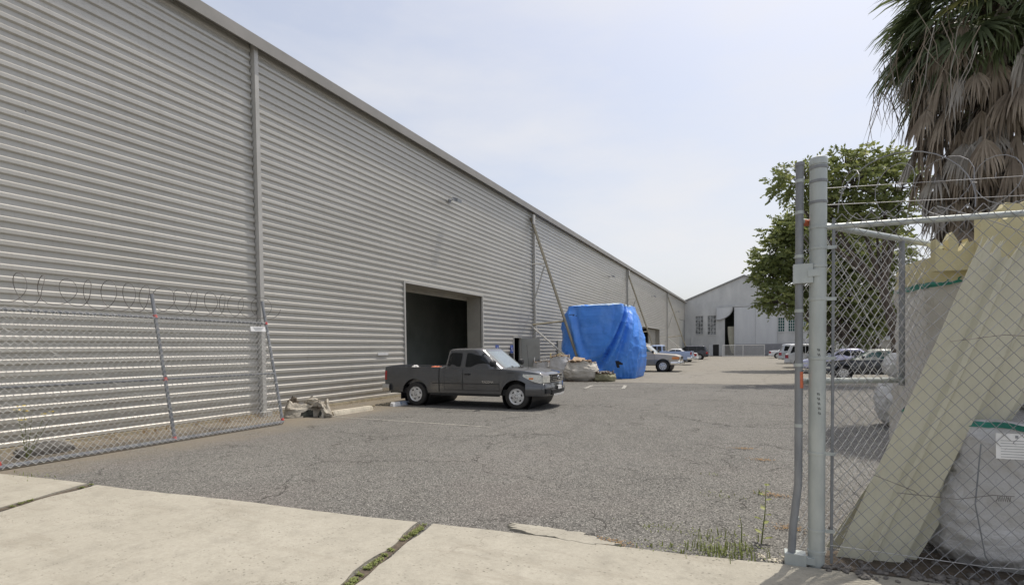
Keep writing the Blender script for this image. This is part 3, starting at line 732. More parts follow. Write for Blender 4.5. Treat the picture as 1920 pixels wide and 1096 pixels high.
    def pane(s, poly, sg, gm, off=.006, name='window'):
        # rounded polygon in x,z, tessellated fan so it follows the curved side
        pts = []; n = len(poly)
        for i in range(n):
            p0, p1, p2 = Vector(poly[i-1]), Vector(poly[i]), Vector(poly[(i+1) % n])
            a = p1+(p0-p1).normalized()*min(.05, (p0-p1).length*.4); b = p1+(p2-p1).normalized()*min(.05, (p2-p1).length*.4)
            for q in range(4): t = q/3; pts.append(a*(1-t)**2+p1*2*t*(1-t)+b*t*t)
        c = sum(pts, Vector((0, 0)))/len(pts); vs = [(c.x, sg*(s.gy(c.x, c.y)+off), c.y)]
        for k_ in (.5, 1): vs += [((c+(q-c)*k_).x, sg*(s.gy(*(c+(q-c)*k_))+off), (c+(q-c)*k_).y) for q in pts]
        m = len(pts)
        fs = [(0, 1+i, 1+(i+1) % m) for i in range(m)]+[(1+i, 1+m+i, 1+m+(i+1) % m, 1+(i+1) % m) for i in range(m)]
        if sg > 0: fs = [f[::-1] for f in fs]
        vs2 = vs+[(c.x+(x-c.x)*1.035, sg*(s.gy(c.x+(x-c.x)*1.035, z)+off*.4), c.y+(z-c.y)*1.05) for x, _, z in vs[1+m:]]
        fr = [(1+m+i, 1+2*m+i, 1+2*m+(i+1) % m, 1+m+(i+1) % m) for i in range(m)]
        mb = MB().add(vs, fs, 0); mb.add([vs2[j] for j in range(1+m, 1+3*m)], [(i, m+i, m+(i+1) % m, (i+1) % m) for i in range(m)], 1)
        return mb.build(name, [gm, M['black']], s.t)
    def screen(s, d, gm):
        e0, e1 = s.c.get('we', (.1, .9)); off = .006
        def fn(u, v_):
            e = e0+(e1-e0)*v_; cx, a, b, z = s.ring(e); y = (2*u-1)*b*.86
            return (cx+d*(a*(1-abs(y/b)**s.p)**(1/s.p)+off), y, z)
        return MB().grid(fn, 10, 6).build('windshield' if d > 0 else 'rear_window', gm, s.t, True)
    def patch(s, x0, x1, z0, z1, off, sg, m_, name, n=6, par=None, k=None):
        def fn(u, v_):
            x = x0+(x1-x0)*u; a = k(x) if k else (z0, z1); z = a[0]+(a[1]-a[0])*v_
            y = sg*(s.ys(x, z)+off); return (s.bx(x, abs(y)), y, z)
        mb = MB().grid(fn, n, 5)
        if sg < 0: pass
        return mb.build(name, m_, par or s.t, True)
    def door(s, x0, x1, z0, z1, sg, m_, hx=None):
        s.patch(x0-.012, x1+.012, z0-.012, z1+.0, .0015, sg, M['black'], 'door_seam', 10)
        d = s.patch(x0, x1, z0, z1, .004, sg, m_, 'door', 10)
        if hx is not None:
            z = z1-.13; y = s.ys(hx, z); MB().box(hx-.09, hx+.09, min(sg*(y-.01), sg*(y+.03)), max(sg*(y-.01), sg*(y+.03)), z-.022, z+.022).build('handle', M['black'], d)
        return d
    def strip(s, z0, z1, off, back, m_, name, end='f', yfrac=1., sect=None):
        # bumper-like strip wrapped round one end
        L = s.sp['L']; path = []
        for sg in (-1, 1):
            seg = []
            for q in range(7):
                x = (L-back+back*q/6) if end == 'f' else (back-back*q/6)
                seg.append((x, sg))
            path.append(seg)
        pts = []
        zc = (z0+z1)/2
        for x, sg in path[0]: y = sg*(s.hw(x)+off); pts.append((x, y))
        ends = L if end == 'f' else 0; w_ = s.hw(ends)+off
        for q in range(1, 12): pts.append((ends, -w_+2*w_*q/12))
        for x, sg in reversed(path[1]): y = sg*(s.hw(x)+off); pts.append((x, y))
        out = []
        for x, y in pts:
            xx = s.bx(x, abs(y)); xx += off*1.0*(1 if end == 'f' else -1) if abs(x-ends) < .3 else 0
            out.append((xx, y))
        mb = MB(); sec = [(-.04, z0+.02), (0, z0), (.012, z0+.01), (.02, zc), (.012, z1-.01), (0, z1), (-.08, z1+.004)]
        def fn(u, v_):
            i = min(int(round(u*(len(out)-1))), len(out)-1); x, y = out[i]; a, z = sec[int(round(v_*6))]
            nx = 1 if end == 'f' else -1; ny = math.copysign(1, y) if (i < 6 or i > len(out)-7) else 0
            fx = 0 if ny and (i < 4 or i > len(out)-5) else nx
            return (x+a*fx, y+a*ny, z)
        mb.grid(fn, len(out)-1, 6)
        return mb.build(name, m_, s.t, True, 60)
    def ends(s, y0, y1, z0, z1, off, end, m_, name, par=None):
        ex = s.sp['L'] if end == 'f' else 0
        def fn(u, v_):
            y = y0+(y1-y0)*u; return (s.bx(ex, abs(y))+(off if end == 'f' else -off), y, z0+(z1-z0)*v_)
        mb = MB().grid(fn, 6, 2)
        # thickness
        mb.grid(lambda u, v_: (fn(u, 0)[0]-(v_*.05 if end == 'f' else -v_*.05), fn(u, 0)[1], z0), 6, 1)
        mb.grid(lambda u, v_: (fn(u, 1)[0]-(v_*.05 if end == 'f' else -v_*.05), fn(u, 1)[1], z1), 6, 1)
        return mb.build(name, m_, par or s.t, True)
    def mirror(s, x, z, sg, m_):
        y = s.ys(x, z-.1); c = Vector((x, sg*(y+.12), z)); 
        def fn(u, v_):
            t = 2*math.pi*u; f = math.pi*v_; px = math.copysign(abs(math.sin(f)*math.cos(t))**.7, math.cos(t)); py = math.copysign(abs(math.sin(f)*math.sin(t))**.7, math.sin(t)); pz = math.copysign(abs(math.cos(f))**.7, math.cos(f))
            return (c.x+.07*px, c.y+.13*py, c.z+.09*pz)
        MB().grid(fn, 16, 10).tube([(x, sg*(y-.05), z-.08), (c.x, c.y-sg*.05, c.z-.05)], .025, 6).build('mirror', m_, s.t, True, 50)
    def plate(s, end, z):
        o = s.ends(-.16, .16, z-.08, z+.08, .09, end, M['sign'], 'number_plate'); return o

# --- main pickup
TL = 5.06
tp = dict(L=TL, W=1.84, rock=.40, wr=.345, ar=.45, wx=[1.13, 4.37], paint=M['truckpaint'], bed=(.05, 1.9), nose=.16, rim='oval',
    top=[(0, 1.14), (1.95, 1.13), (2.0, 1.11), (3.9, 1.09), (4.1, 1.08), (4.55, 1.05), (4.82, 1.01), (4.98, .96), (5.06, .88)],
    cab=dict(xr0=1.97, xf0=4.0, xr1=2.09, xf1=3.32, z0=1.07, z1=1.61, w0=.86, w1=.70, p=6, er=1, ef=.95, we=(.1, .93),
        side=[[(2.16, 1.17), (2.62, 1.15), (2.64, 1.53), (2.28, 1.54), (2.20, 1.45)], [(2.78, 1.14), (3.76, 1.14), (3.54, 1.38), (3.34, 1.51), (2.80, 1.53)]]))
c = Car('pickup_truck', 'dark charcoal extended cab pickup parked nose out before the open doorway', 'pickup truck', (-9.12-1.15, 12.505+.91, 0), .025, tp)
t = c.t
for sg in (-1, 1):
    c.door(2.74, 3.86, .50, 1.07, sg, M['truckpaint'], 2.88); c.door(2.14, 2.71, .50, 1.07, sg, M['truckpaint']); c.patch(1.62, 3.88, .33, .42, -.01, sg, M['black'], 'sill', 12)
    c.patch(1.93, 1.965, .43, 1.12, .004, sg, M['black'], 'cab_gap', 1)
    c.patch(1.72, 3.86, .665, .685, .006, sg, M['black'], 'side_moulding', 16)
    hd = c.patch(4.56, 5.055, .76, .95, .008, sg, M['lens'], 'headlight', 8, k=lambda x: (.70+.20*(max(0, 5.055-x)/.5)**1.5, min(.93+.05*(5.055-x), interp(tp['top'], x)-.02)))
    c.ends(.50*sg, .83*sg, .72, .90, .012, 'f', M['lens'], 'headlight')
    c.patch(4.73, 4.84, .81, .86, .013, sg, M['amber'], 'indicator', 2, par=hd)
    c.mirror(3.72, 1.24, sg, M['black'])
    c.patch(-.0, .09, .75, 1.02, .006, sg, M['redlens'], 'tail_light', 2)
    c.ends(.55*sg, .78*sg, .43, .56, .075, 'f', M['black'], 'fog_lamp')
    MB().box(.58, .60, sg*.74-.14, sg*.74+.14, .18, .48).build('mud_flap', M['black'], t)
    c.patch(4.10, 4.3, .98, 1.0, .004, sg, M['black'], 'fender_seam', 2)
bp = c.strip(.36, .70, .012, .42, M['truckpaint'], 'front_bumper')
c.ends(-.5, .5, .40, .52, .075, 'f', M['black'], 'lower_intake'); c.ends(-.42, .42, .36, .41, .085, 'f', M['silver'], 'skid_plate')
gr = c.ends(-.47, .47, .74, .94, .02, 'f', M['chrome'], 'grille'); c.ends(-.42, .42, .76, .92, .026, 'f', M['black'], 'grille_opening', gr)
for z in (.80, .85): c.ends(-.42, .42, z-.008, z+.008, .034, 'f', M['chrome'], 'grille_bar', gr)
em = MB()
for (rx, rz, cz) in ((.085, .055, 0), (.028, .05, 0), (.06, .022, .028)):
    em.tube([(5.06+.16+.045, rx*math.cos(a), .845+cz+rz*math.sin(a)) for a in [R(20*i) for i in range(19)]], .009, 5)
em.build('emblem', M['chrome'], gr)
c.ends(-.15, .15, .52, .62, .085, 'f', M['sign'], 'number_plate')
c.strip(.42, .62, .05, .28, M['chrome'], 'rear_bumper', 'r')
text('TACOMA', 'badge', .085, M['chrome'], t, (3.52, -c.ys(3.52, .72)-.010, .70), (R(90), 0, 0))
MB().tube([(3.0, 0, 1.72), (3.35, .5, 1.70)], .004, 4)
wp = MB()
for yy in (-.1, .5): wp.tube([(3.93, yy, 1.13), (3.72, yy-.42, 1.22)], .012, 4)
wp.build('wiper', M['black'], t)
MB().box(2.6, 2.72, -.1, .1, 1.655, 1.69).build('roof_lamp', M['truckpaint'], t)
MB().tube([(4.05, .8, 1.08), (3.98, .82, 1.75)], .005, 4).build('aerial', M['black'], t)
MB().tube([(.35, -.55, .40), (.02, -.6, .36)], .03, 8).build('exhaust', M['black'], t)
# load in the bed
def blobby(c_, r_, seed, amp=.25, n=20, mflat=.0):
    mb = MB()
    def fn(u, v_):
        a = 2*math.pi*u; b = math.pi*v_; d = Vector((math.sin(b)*math.cos(a), math.sin(b)*math.sin(a), math.cos(b)))
        k_ = 1+amp*fb(d, 1.6, seed)+amp*.4*abs(fb(d, 4, seed+3))
        return (c_[0]+r_[0]*d.x*k_, c_[1]+r_[1]*d.y*k_, max(c_[2]+r_[2]*d.z*k_, mflat))
    return mb.grid(fn, n, n//2+2)
for (lx, ly, m_, lb, s_) in ((.75, -.35, 'bagw', 'white cloth bundle in the bed of the charcoal pickup', .16), (1.5, -.2, 'orange', 'orange cloth bundle in the bed of the charcoal pickup', .15)):
    o = blobby((0, 0, 0), (s_*1.5, s_*1.2, s_), lx*9, .4).build('cloth_bundle', M[m_], None, True); o.location = t.matrix_world @ Vector((0, 0, 0)) if False else (-10.27+lx, 13.42+ly, .99)
    tag(o, lb, 'bundle')

def simple_car(kind, name, label, cat, loc, rz, paint, group=None, **kw):
    if kind == 'sedan':
        sp = dict(L=4.7, W=1.78, rock=.30, wr=.32, ar=.385, wx=[.95, 3.75], paint=paint, rim='spoke', nose=.2,
            top=[(0, .80), (.1, .93), (.7, .97), (2.5, .93), (3.4, .92), (4.2, .80), (4.55, .70), (4.7, .56)],
            cab=dict(xr0=.75, xf0=3.5, xr1=1.55, xf1=2.65, z0=.88, z1=1.36, w0=.80, w1=.60, p=4, er=.9, ef=.9, we=(.12, .95),
                side=[[(1.35, 1.0), (2.1, .99), (2.1, 1.29), (1.66, 1.29)], [(2.17, .99), (3.02, .98), (2.68, 1.24), (2.5, 1.29), (2.17, 1.30)]]))
    elif kind == 'van':
        sp = dict(L=4.75, W=1.86, rock=.34, wr=.33, ar=.40, wx=[.95, 3.85], paint=paint, rim='spoke', nose=.2,
            top=[(0, .92), (.05, 1.0), (2.5, 1.0), (3.6, 1.0), (4.3, .86), (4.6, .74), (4.75, .6)],
            cab=dict(xr0=.03, xf0=4.0, xr1=.35, xf1=2.75, z0=.94, z1=1.66, w0=.86, w1=.70, p=7, er=1.1, ef=.9, we=(.12, .9),
                side=[[(.35, 1.08), (1.25, 1.06), (1.25, 1.56), (.52, 1.55)], [(1.33, 1.06), (2.25, 1.06), (2.25, 1.57), (1.33, 1.57)], [(2.33, 1.06), (3.3, 1.05), (2.85, 1.44), (2.6, 1.55), (2.33, 1.56)]]))
    elif kind == 'suv':
        sp = dict(L=4.7, W=1.86, rock=.40, wr=.36, ar=.44, wx=[.95, 3.7], paint=paint, rim='spoke', nose=.14,
            top=[(0, .95), (.05, 1.04), (3.4, 1.06), (4.3, .98), (4.6, .88), (4.7, .75)],
            cab=dict(xr0=.03, xf0=3.55, xr1=.3, xf1=2.75, z0=1.0, z1=1.70, w0=.85, w1=.71, p=7, er=1.1, ef=.9, we=(.12, .9),
                side=[[(.4, 1.14), (1.2, 1.12), (1.2, 1.58), (.5, 1.58)], [(1.28, 1.12), (2.1, 1.12), (2.1, 1.6), (1.28, 1.6)], [(2.18, 1.12), (3.05, 1.12), (2.7, 1.55), (2.5, 1.6), (2.18, 1.6)]]))
    else:
        sp = dict(L=5.6, W=1.95, rock=.46, wr=.38, ar=.48, wx=[1.2, 4.6], paint=paint, rim='spoke', nose=.1, bed=(.05, 2.35),
            top=[(0, 1.2), (2.4, 1.2), (4.2, 1.19), (5.3, 1.10), (5.5, 1.04), (5.6, .9)],
            cab=dict(xr0=2.42, xf0=4.25, xr1=2.5, xf1=3.55, z0=1.14, z1=1.74, w0=.90, w1=.76, p=8, er=1, ef=.95, we=(.1, .92),
                side=[[(2.6, 1.25), (2.95, 1.25), (2.95, 1.66), (2.64, 1.66)], [(3.03, 1.25), (4.0, 1.25), (3.66, 1.6), (3.5, 1.66), (3.03, 1.66)]]))
    sp.update({k_: v_ for k_, v_ in kw.items() if k_ != 'cabkw'}); sp['cab'].update(kw.get('cabkw', {}))
    c = Car(name, label, cat, loc, rz, sp, group); z1 = interp(sp['top'], 2.5); rk = sp['rock']; L = sp['L']
    for sg in (-1, 1):
        if kind == 'pickup': c.door(3.0, 4.05, rk+.08, z1-.05, sg, paint, 3.12)
        else:
            xm = sp['cab']['side'][-1][0][0]-.04; c.door(xm+.0, xm+1.02, rk+.07, z1-.06, sg, paint, xm+.12); c.door(max(sp['wx'][0]+sp['ar']*.6, xm-.95), xm-.03, rk+.07, z1-.06, sg, paint, xm-.8)
        c.mirror(sp['cab']['side'][-1][1][0]-.02, z1+.12, sg, M['black'] if kind == 'pickup' else paint)
        zh = interp(sp['top'], L-.3)
        c.patch(L-.42, L-.01, zh-.28, zh-.12, .008, sg, M['lens'] if kind != 'pickup' else M['amber'], 'headlight' if kind != 'pickup' else 'indicator', 4)
        c.ends(.55*sg, .86*sg, zh-.28, zh-.12, .012, 'f', M['lens'], 'headlight')
        c.patch(.0, .22 if kind != 'pickup' else .1, z1-.30, z1-.05, .008, sg, M['redlens'], 'tail_light', 4)
        c.ends(.62*sg, .9*sg, z1-.30, z1-.06, .012, 'r', M['redlens'], 'tail_light')
    c.strip(rk, rk+.22, .04, .5, M['chrome'] if kind == 'pickup' else paint, 'front_bumper'); c.strip(rk, rk+.24, .04, .35, M['chrome'] if kind == 'pickup' else paint, 'rear_bumper', 'r')
    g_ = c.ends(-.5, .5, zh-.28, zh-.1, .015, 'f', M['black'], 'grille'); c.plate('r', rk+.35)
    return c
c = simple_car('pickup', 'pickup_truck', 'tan pickup with chrome bumper parked just beyond the blue tarp', 'pickup truck', (-10.2, 35.65, 0), 0, M['tan'], cabkw=dict(glass=M['glassg']))
for sg in (-1, 1): c.patch(.1, 5.0, .47, .80, .006, sg, M['tandark'], 'lower_panel', 40, k=lambda x: (min(c.zl(x)+.0, .79), .8))
MB().box(2.55, 3.5, -.72, .72, 1.80, 1.86).tube([(2.6, -.7, 1.88), (3.55, -.7, 1.88)], .03, 6).build('roof_rack', M['sign'], c.t)
c = simple_car('pickup', 'pickup_truck', 'pale blue pickup showing its tailgate end beyond the tan pickup', 'pickup truck', (-5.3, 49.0, 0), R(180), M['bluewhite'])
simple_car('sedan', 'parked_car', 'white car mostly hidden behind the pale blue pickup', 'car', (-5.75, 57.5, 0), R(180), M['carwhite'])
simple_car('van', 'parked_suv', 'dark suv parked against the warehouse, farthest vehicle on the left', 'suv', (-5.55, 68.6, 0), R(180), M['carblack'])
simple_car('sedan', 'parked_car', 'white sedan farthest back in the right hand row', 'car', (1.3, 75, 0), 0, M['carwhite'])
simple_car('suv', 'parked_suv', 'silver blue suv between the white sedan and the white minivan', 'suv', (1.7, 53, 0), 0, M['silverp'])
simple_car('van', 'parked_minivan', 'white minivan with red tail lights left of the gate post', 'minivan', (1.85, 43.5, 0), R(-4), M['carwhite'])
simple_car('sedan', 'parked_car', 'lavender sedan behind the black sedan, seen through the gate mesh', 'car', (6.9, 35.5, 0), R(180), M['lavender'])
simple_car('sedan', 'parked_car', 'black sedan with pale pillars seen through the mesh under the tree', 'car', (7.35, 29.2, 0), R(180), M['carblack'], cabkw=dict(paint=mat('pale_car_roof', (.42, .43, .38), .4, 0, coat=.3), glass=M['glassg']))  # cab shell coloured paler than the black body
db = thing('dumpster', 'dark navy dumpster against the warehouse beyond the second brace', 'dumpster', (-10.4, 63, 0))
MB().add([(-.5, -.8, .15), (.4, -.8, .15), (.4, .8, .15), (-.5, .8, .15), (-.6, -.85, 1.25), (.6, -.85, 1.1), (.6, .85, 1.1), (-.6, .85, 1.25)], [(0, 3, 2, 1), (0, 1, 5, 4), (1, 2, 6, 5), (2, 3, 7, 6), (3, 0, 4, 7)]).build('bin', mat('navy_paint', (.03, .04, .12), .5), db)
MB().add([(-.62, -.87, 1.27), (.63, -.87, 1.12), (.63, .87, 1.12), (-.62, .87, 1.27), (-.62, -.87, 1.31), (.63, -.87, 1.16), (.63, .87, 1.16), (-.62, .87, 1.31)], [(0, 3, 2, 1), (4, 5, 6, 7), (0, 1, 5, 4), (1, 2, 6, 5), (2, 3, 7, 6), (3, 0, 4, 7)]).build('lid', M['black'], db)
for x in (-.4, .3):
    for y in (-.7, .7): MB().lathe([(.001, -.03), (.08, -.03), (.08, .03), (.001, .03)], 10, 'y', (x, y, .08)).build('castor', M['rubber'], db)

# ------------------------------------------------------------------ tarp covered load
tp_ = thing('tarp_covered_load', 'bulging boxy load wrapped in a bright blue tarpaulin', 'tarpaulin', (-7.98, 28.75, 0))
def sup(a, b, p, t):
    c_, s_ = math.cos(t), math.sin(t); return a*math.copysign(abs(c_)**(2/p), c_), b*math.copysign(abs(s_)**(2/p), s_)
def tarp_fn(u, v_):
    t = 2*math.pi*u; zt = 3.95
    # v: 0 ground -> .8 shoulder -> 1 top centre
    if v_ < .8:
        k = v_/.8; z = zt*(k**.93); 
        bul = 1+.11*math.sin(math.pi*min(1, k*1.05+.03))
        ax = (1.96-.32*max(0, k-.3)**1.6*1.8)*bul*(.955+.045*min(1, k*8)); ay = (1.95-.25*k**2)*bul*(.95+.05*min(1, k*8)); p = 5.2-1.6*math.sin(math.pi*k)
        ox = .16*(1-k)**1+.02
    else:
        k = (v_-.8)/.2; ax = (1.96-.32*.7**1.6*1.8)*(1-k)**.9; ay = 1.7*(1-k)**.9; p = 6.5; z = zt+.10*math.sin(k*math.pi/2)-.06*math.exp(-((k-.05)/.1)**2); ox = .02
    x, y = sup(ax, ay, p, t); x += ox
    n_ = Vector((x, y, 0)).normalized() if (x or y) else Vector((0, 0, 0)); kk = min(1, z/zt)
    if v_ < .8:
        # swags: diagonal folds from the top corners sweeping to the foot
        d = 0
        if y < -ay*.55 or x > ax*.6:
            s_ = (x+2.0) + max(0, y+ay)*1.0     # arc length round front then right side
            for (s0, s1, pw, am, wd) in ((3.75, 1.5, 1.6, .15, .20), (3.95, 1.9, 1.5, -.12, .13), (4.15, 2.3, 1.4, .12, .15), (4.5, 2.9, 1.3, -.08, .14), (4.9, 3.4, 1.3, .08, .17), (.75, 1.9, 1.2, .09, .14), (.95, 2.15, 1.3, -.07, .10), (1.9, 2.9, .9, .035, .06), (5.6, 4.6, 1.2, .07, .2), (3.3, 2.6, 1., -.03, .06)):
                sc = s0+(s1-s0)*(1-kk)**pw; d += 1.9*am*math.exp(-((s_-sc)/wd)**2)*min(1, (1-kk)*6+.15)
        d += .045*(1-abs(fb((x*1.1+z*.9, y*1.1, z*.45), 1.6, 14))*2.2)**3*min(1, 1.3-kk)+.05*fb((x*.8, y*.8, z*.5), 1.1, 2)+.03*fb((x*2.6+z, y*2.6, z*1.1), 1.3, 5)
        d += .022*math.sin(s_*22+z*3 if (y < -ay*.55 or x > ax*.6) else 0)*max(0, 1-kk*1.8)
        x += n_.x*d; y += n_.y*d
        z += .05*fb((x, y, 1), .9, 8)*kk
    else: z += .05*fb((x, y, 3), 1.1, 3)
    return (x, y, max(0.0, z))
tb = MB().grid(tarp_fn, 190, 100, wrap=True)
# tear showing the dark inside: faces near the hole get the dark material
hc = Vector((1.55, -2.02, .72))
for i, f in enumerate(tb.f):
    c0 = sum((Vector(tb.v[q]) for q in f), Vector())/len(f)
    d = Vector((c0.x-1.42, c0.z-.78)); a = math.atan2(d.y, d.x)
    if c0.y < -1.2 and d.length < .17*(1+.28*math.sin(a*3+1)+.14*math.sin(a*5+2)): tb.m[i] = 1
    if c0.y < -1.3 and abs(c0.z-3.42) < .045 and -1.35 < c0.x < -.95 and fb((c0.x*9, c0.z*9, 0), 1, 1) > -.1: tb.m[i] = 2
    if c0.z > 3.83 and fb((c0.x, c0.y, 0), 2.5, 4) > .02 and c0.y < 0: tb.m[i] = 3
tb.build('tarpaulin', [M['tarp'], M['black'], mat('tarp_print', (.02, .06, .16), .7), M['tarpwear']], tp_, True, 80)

# ------------------------------------------------------------------ bulk bags
def bulk_bag(name, label, loc, size, m_, seed, rz=0, content='debris', slump=.15, open_=True, group=None, nu=72, nv=36):
    t = thing(name, label, 'bag', loc, rz, group); sx, sy, sz = size
    def fn(u, v_):
        a = 2*math.pi*u; k = v_
        bul = 1+slump*math.sin(math.pi*min(1, k*1.1))+.06*(1-k); base = .86+.14*min(1, k*5)
        x, y = sup(sx*bul*base, sy*bul*base, 3.2-1.*k, a)
        d = .09*fb((x*2.3, y*2.3, k*2), 1.1, seed)+.035*abs(math.sin(a*7+seed+k*3))*(.3+k)*.6+.05*abs(fb((x*3+k*5, y*3, k*6), 1, seed+2))
        d *= min(sx, sy)*1.6; r = Vector((x, y, 0)).normalized()
        z = sz*k*(1+.10*fb((math.cos(a), math.sin(a), k*.3), 1.5, seed+5)*(k))
        return (x+r.x*d, y+r.y*d, max(0, z))
    mb = MB().grid(fn, nu, nv, wrap=True)
    rim = [fn(i/nu, 1) for i in range(nu)]
    def inn(u, v_):
        i = int(round(u*nu)) % nu; x, y, z = rim[i]; k = 1-v_*.97
        return (x*k*(1-.04*(v_ > 0)), y*k*(1-.04*(v_ > 0)), z-.03*sz*(v_ > 0)+(.10*sz*(1-k) if not open_ else .05*sz*fb((x*k*3, y*k*3, 2), 2, seed)))
    if not open_: mb.grid(inn, nu, 7, wrap=True)
    mb.build('bag', m_, t, True, 70)
    if open_: MB().grid(inn, nu, 9, wrap=True).build('contents', M[content], t, True)
    return t, rim
def debris(t, zs, sx, sy, n, seed, mats=('debris', 'card')):
    rnd = random.Random(seed); mb = MB()
    for i in range(n):
        x, y = rnd.uniform(-sx, sx)*.8, rnd.uniform(-sy, sy)*.8; a, b, c_ = rnd.uniform(.03, .14), rnd.uniform(.02, .08), rnd.uniform(.01, .05)
        m_ = Matrix.Translation((x, y, zs+rnd.uniform(-.02, .08))) @ Matrix.Rotation(rnd.uniform(0, 6), 4, 'Z') @ Matrix.Rotation(rnd.uniform(-1, 1), 4, 'X')
        o = len(mb.v); mb.box(-a, a, -b, b, -c_, c_, rnd.randrange(len(mats))); mb.v[o:] = [tuple(m_ @ Vector(q)) for q in mb.v[o:]]
    return mb.build('debris', [M[q] for q in mats], t)
def loops(t, rim, sz, m_, ks=(0, .25, .5, .75), h=.22):
    n = len(rim)
    for k in ks:
        a = rim[int(k*n) % n]; b = rim[(int(k*n)+7) % n]; mid = ((a[0]+b[0])/2*.95, (a[1]+b[1])/2*.95, max(a[2], b[2])+h*.6)
        mb = MB(); mb.tube([a, ((a[0]*2+mid[0])/3, (a[1]*2+mid[1])/3, (a[2]+2*mid[2])/3), mid, ((b[0]*2+mid[0])/3, (b[1]*2+mid[1])/3, (b[2]+2*mid[2])/3), b], .016, 5)
        mb.build('strap', m_, t, True)
BG = 'bulk bags of debris piled beside the blue tarp'
M['strapy'] = mat('yellow_strap', (.62, .52, .25), .8)
t, rim = bulk_bag('bulk_bag', 'slumped grey bulk bag heaped with cardboard and debris, largest of the pile', (-7.95, 24.75, 0), (.66, .55, .95), M['bagg'], 3, .3, slump=.22, group=BG)
debris(t, .93, .6, .5, 90, 5)
o = MB().add([(-.5, -.35, .95), (.15, -.4, 1.0), (.2, .2, 1.12), (-.35, .2, 1.2)], [(0, 1, 2, 3)]).build('cardboard_sheet', M['card'], t)
t, rim = bulk_bag('bulk_bag', 'upright translucent white bulk bag left of the heaped grey bag', (-9.05, 24.75, 0), (.48, .46, 1.2), M['bagb'], 11, .1, group=BG)
debris(t, 1.16, .4, .4, 40, 6); loops(t, rim, 1.2, M['strapy'])
t, rim = bulk_bag('bulk_bag', 'pale bulk bag with loose straps nearest the open grey door', (-10.15, 25.3, 0), (.50, .48, .95), M['bagb'], 23, .2, group=BG)
loops(t, rim, .95, M['bagw'], h=.34)
t, rim = bulk_bag('bulk_bag', 'low olive tub shaped bag full of scraps in front of the tarp', (-6.75, 24.75, 0), (.47, .40, .36), M['bago'] if 'bago' in M else mat('olive_bag', (.32, .31, .20), .85, 0, (.24, .23, .15), 5, bmp=.3), 31, 0, slump=.05, group=BG)
debris(t, .38, .42, .36, 60, 8, ('debris', 'bagw', 'rubble'))
# loose litter at the foot of the bags
mb = MB(); rnd = random.Random(4)
for i in range(240):
    x, y = rnd.gauss(-8.2, .8), rnd.uniform(23.9, 24.5)-abs(rnd.gauss(0, .12)); a = rnd.uniform(.01, .05)
    m_ = Matrix.Translation((x, y, .008)) @ Matrix.Rotation(rnd.uniform(0, 6), 4, 'Z'); o = len(mb.v); mb.box(-a, a, -a*.5, a*.5, 0, a*.4, rnd.randrange(2)); mb.v[o:] = [tuple(m_ @ Vector(q)) for q in mb.v[o:]]
tag(mb.build('litter', [M['debris'], M['soil']]), 'scattered brown scraps on the asphalt at the foot of the bulk bags', 'litter', kind='stuff')
# crumpled heap by the wall
def heap_fn(u, v_):
    a = 2*math.pi*u; b = math.pi/2*v_; d = Vector((math.cos(b)*math.cos(a), math.cos(b)*math.sin(a), math.sin(b)))
    k = 1+.20*fb(d, 1.1, 41)+.07*abs(fb(d, 2.6, 9))+.06*math.sin(a*3+1)
    x, y, z = .72*d.x*k, .34*d.y*k, .34*(d.z**.7 if d.z > 0 else 0)*(1+.6*fb(d, 1.5, 77))
    y += .12*math.sin(x*6); z *= (1-.25*math.cos(x*5+1)); 
    if y < 0 and x > -.1 and z < .25: y += .14*math.exp(-((x-.3)/.22)**2)     # hollow fold at the front right
    return (x, y, max(0, z))
hp = thing('canvas_heap', 'crumpled heap of dirty canvas sacking lying against the wall base', 'heap', (-10.25, 9.55, 0), .12)
hm = MB().grid(heap_fn, 110, 40, wrap=True)
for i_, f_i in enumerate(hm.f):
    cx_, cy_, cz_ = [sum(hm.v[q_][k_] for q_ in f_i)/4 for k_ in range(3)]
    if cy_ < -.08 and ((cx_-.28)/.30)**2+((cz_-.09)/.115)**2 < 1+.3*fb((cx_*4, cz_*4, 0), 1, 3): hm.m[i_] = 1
hm.build('canvas', [M['heap'], mat('heap_hollow_shade', (.07, .075, .06), .95, 0, (.03, .03, .025), 9)], hp, True, 60)  # near-black faces paint the shade of the sack's hollow
blobby((-.45, -.02, .3), (.10, .12, .16), 5, .5).build('opening_shade', M['soil'], hp, True)  # solid dark lump standing in for the shade of an opening
blobby((.0, .12, .36), (.16, .10, .10), 15, .5).build('rag', M['heap'], hp, True)
# wheel stops
def stop(loc, rz, L, mats, label, split=None):
    t = thing('wheel_stop', label, 'wheel stop', loc, rz, 'concrete wheel stops along the warehouse')
    sec = [(-.09, 0), (.09, 0), (.075, .06), (.05, .12), (-.05, .12), (-.075, .06)]
    mb = MB()
    cuts = [0, .04, .5, L-.04, L] if split is None else [0, .04, split, L-.04, L]
    for i in range(4):
        k0 = .8 if i == 0 else 1; k1 = .8 if i == 3 else 1
        vs = [(cuts[i], a*k0, b*(k0 if b else 1)) for a, b in sec]+[(cuts[i+1], a*k1, b*(k1 if b else 1)) for a, b in sec]
        mb.add(vs, [(q, (q+1) % 6, 6+(q+1) % 6, 6+q) for q in range(6)]+([(5, 4, 3, 2, 1, 0)] if i == 0 else [])+([(6, 7, 8, 9, 10, 11)] if i == 3 else []), (0 if (split is None or i < 2) else 1))
    mb.build('block', mats, t)
stop((-9.75, 9.85, 0), R(85), 1.35, [M['stopcream']], 'cream concrete wheel stop beside the crumpled heap')
stop((-9.62, 12.05, 0), R(82), 1.8, [M['sign'], M['stopblue']], 'blue wheel stop with white end behind the pickup rear wheel', .28)
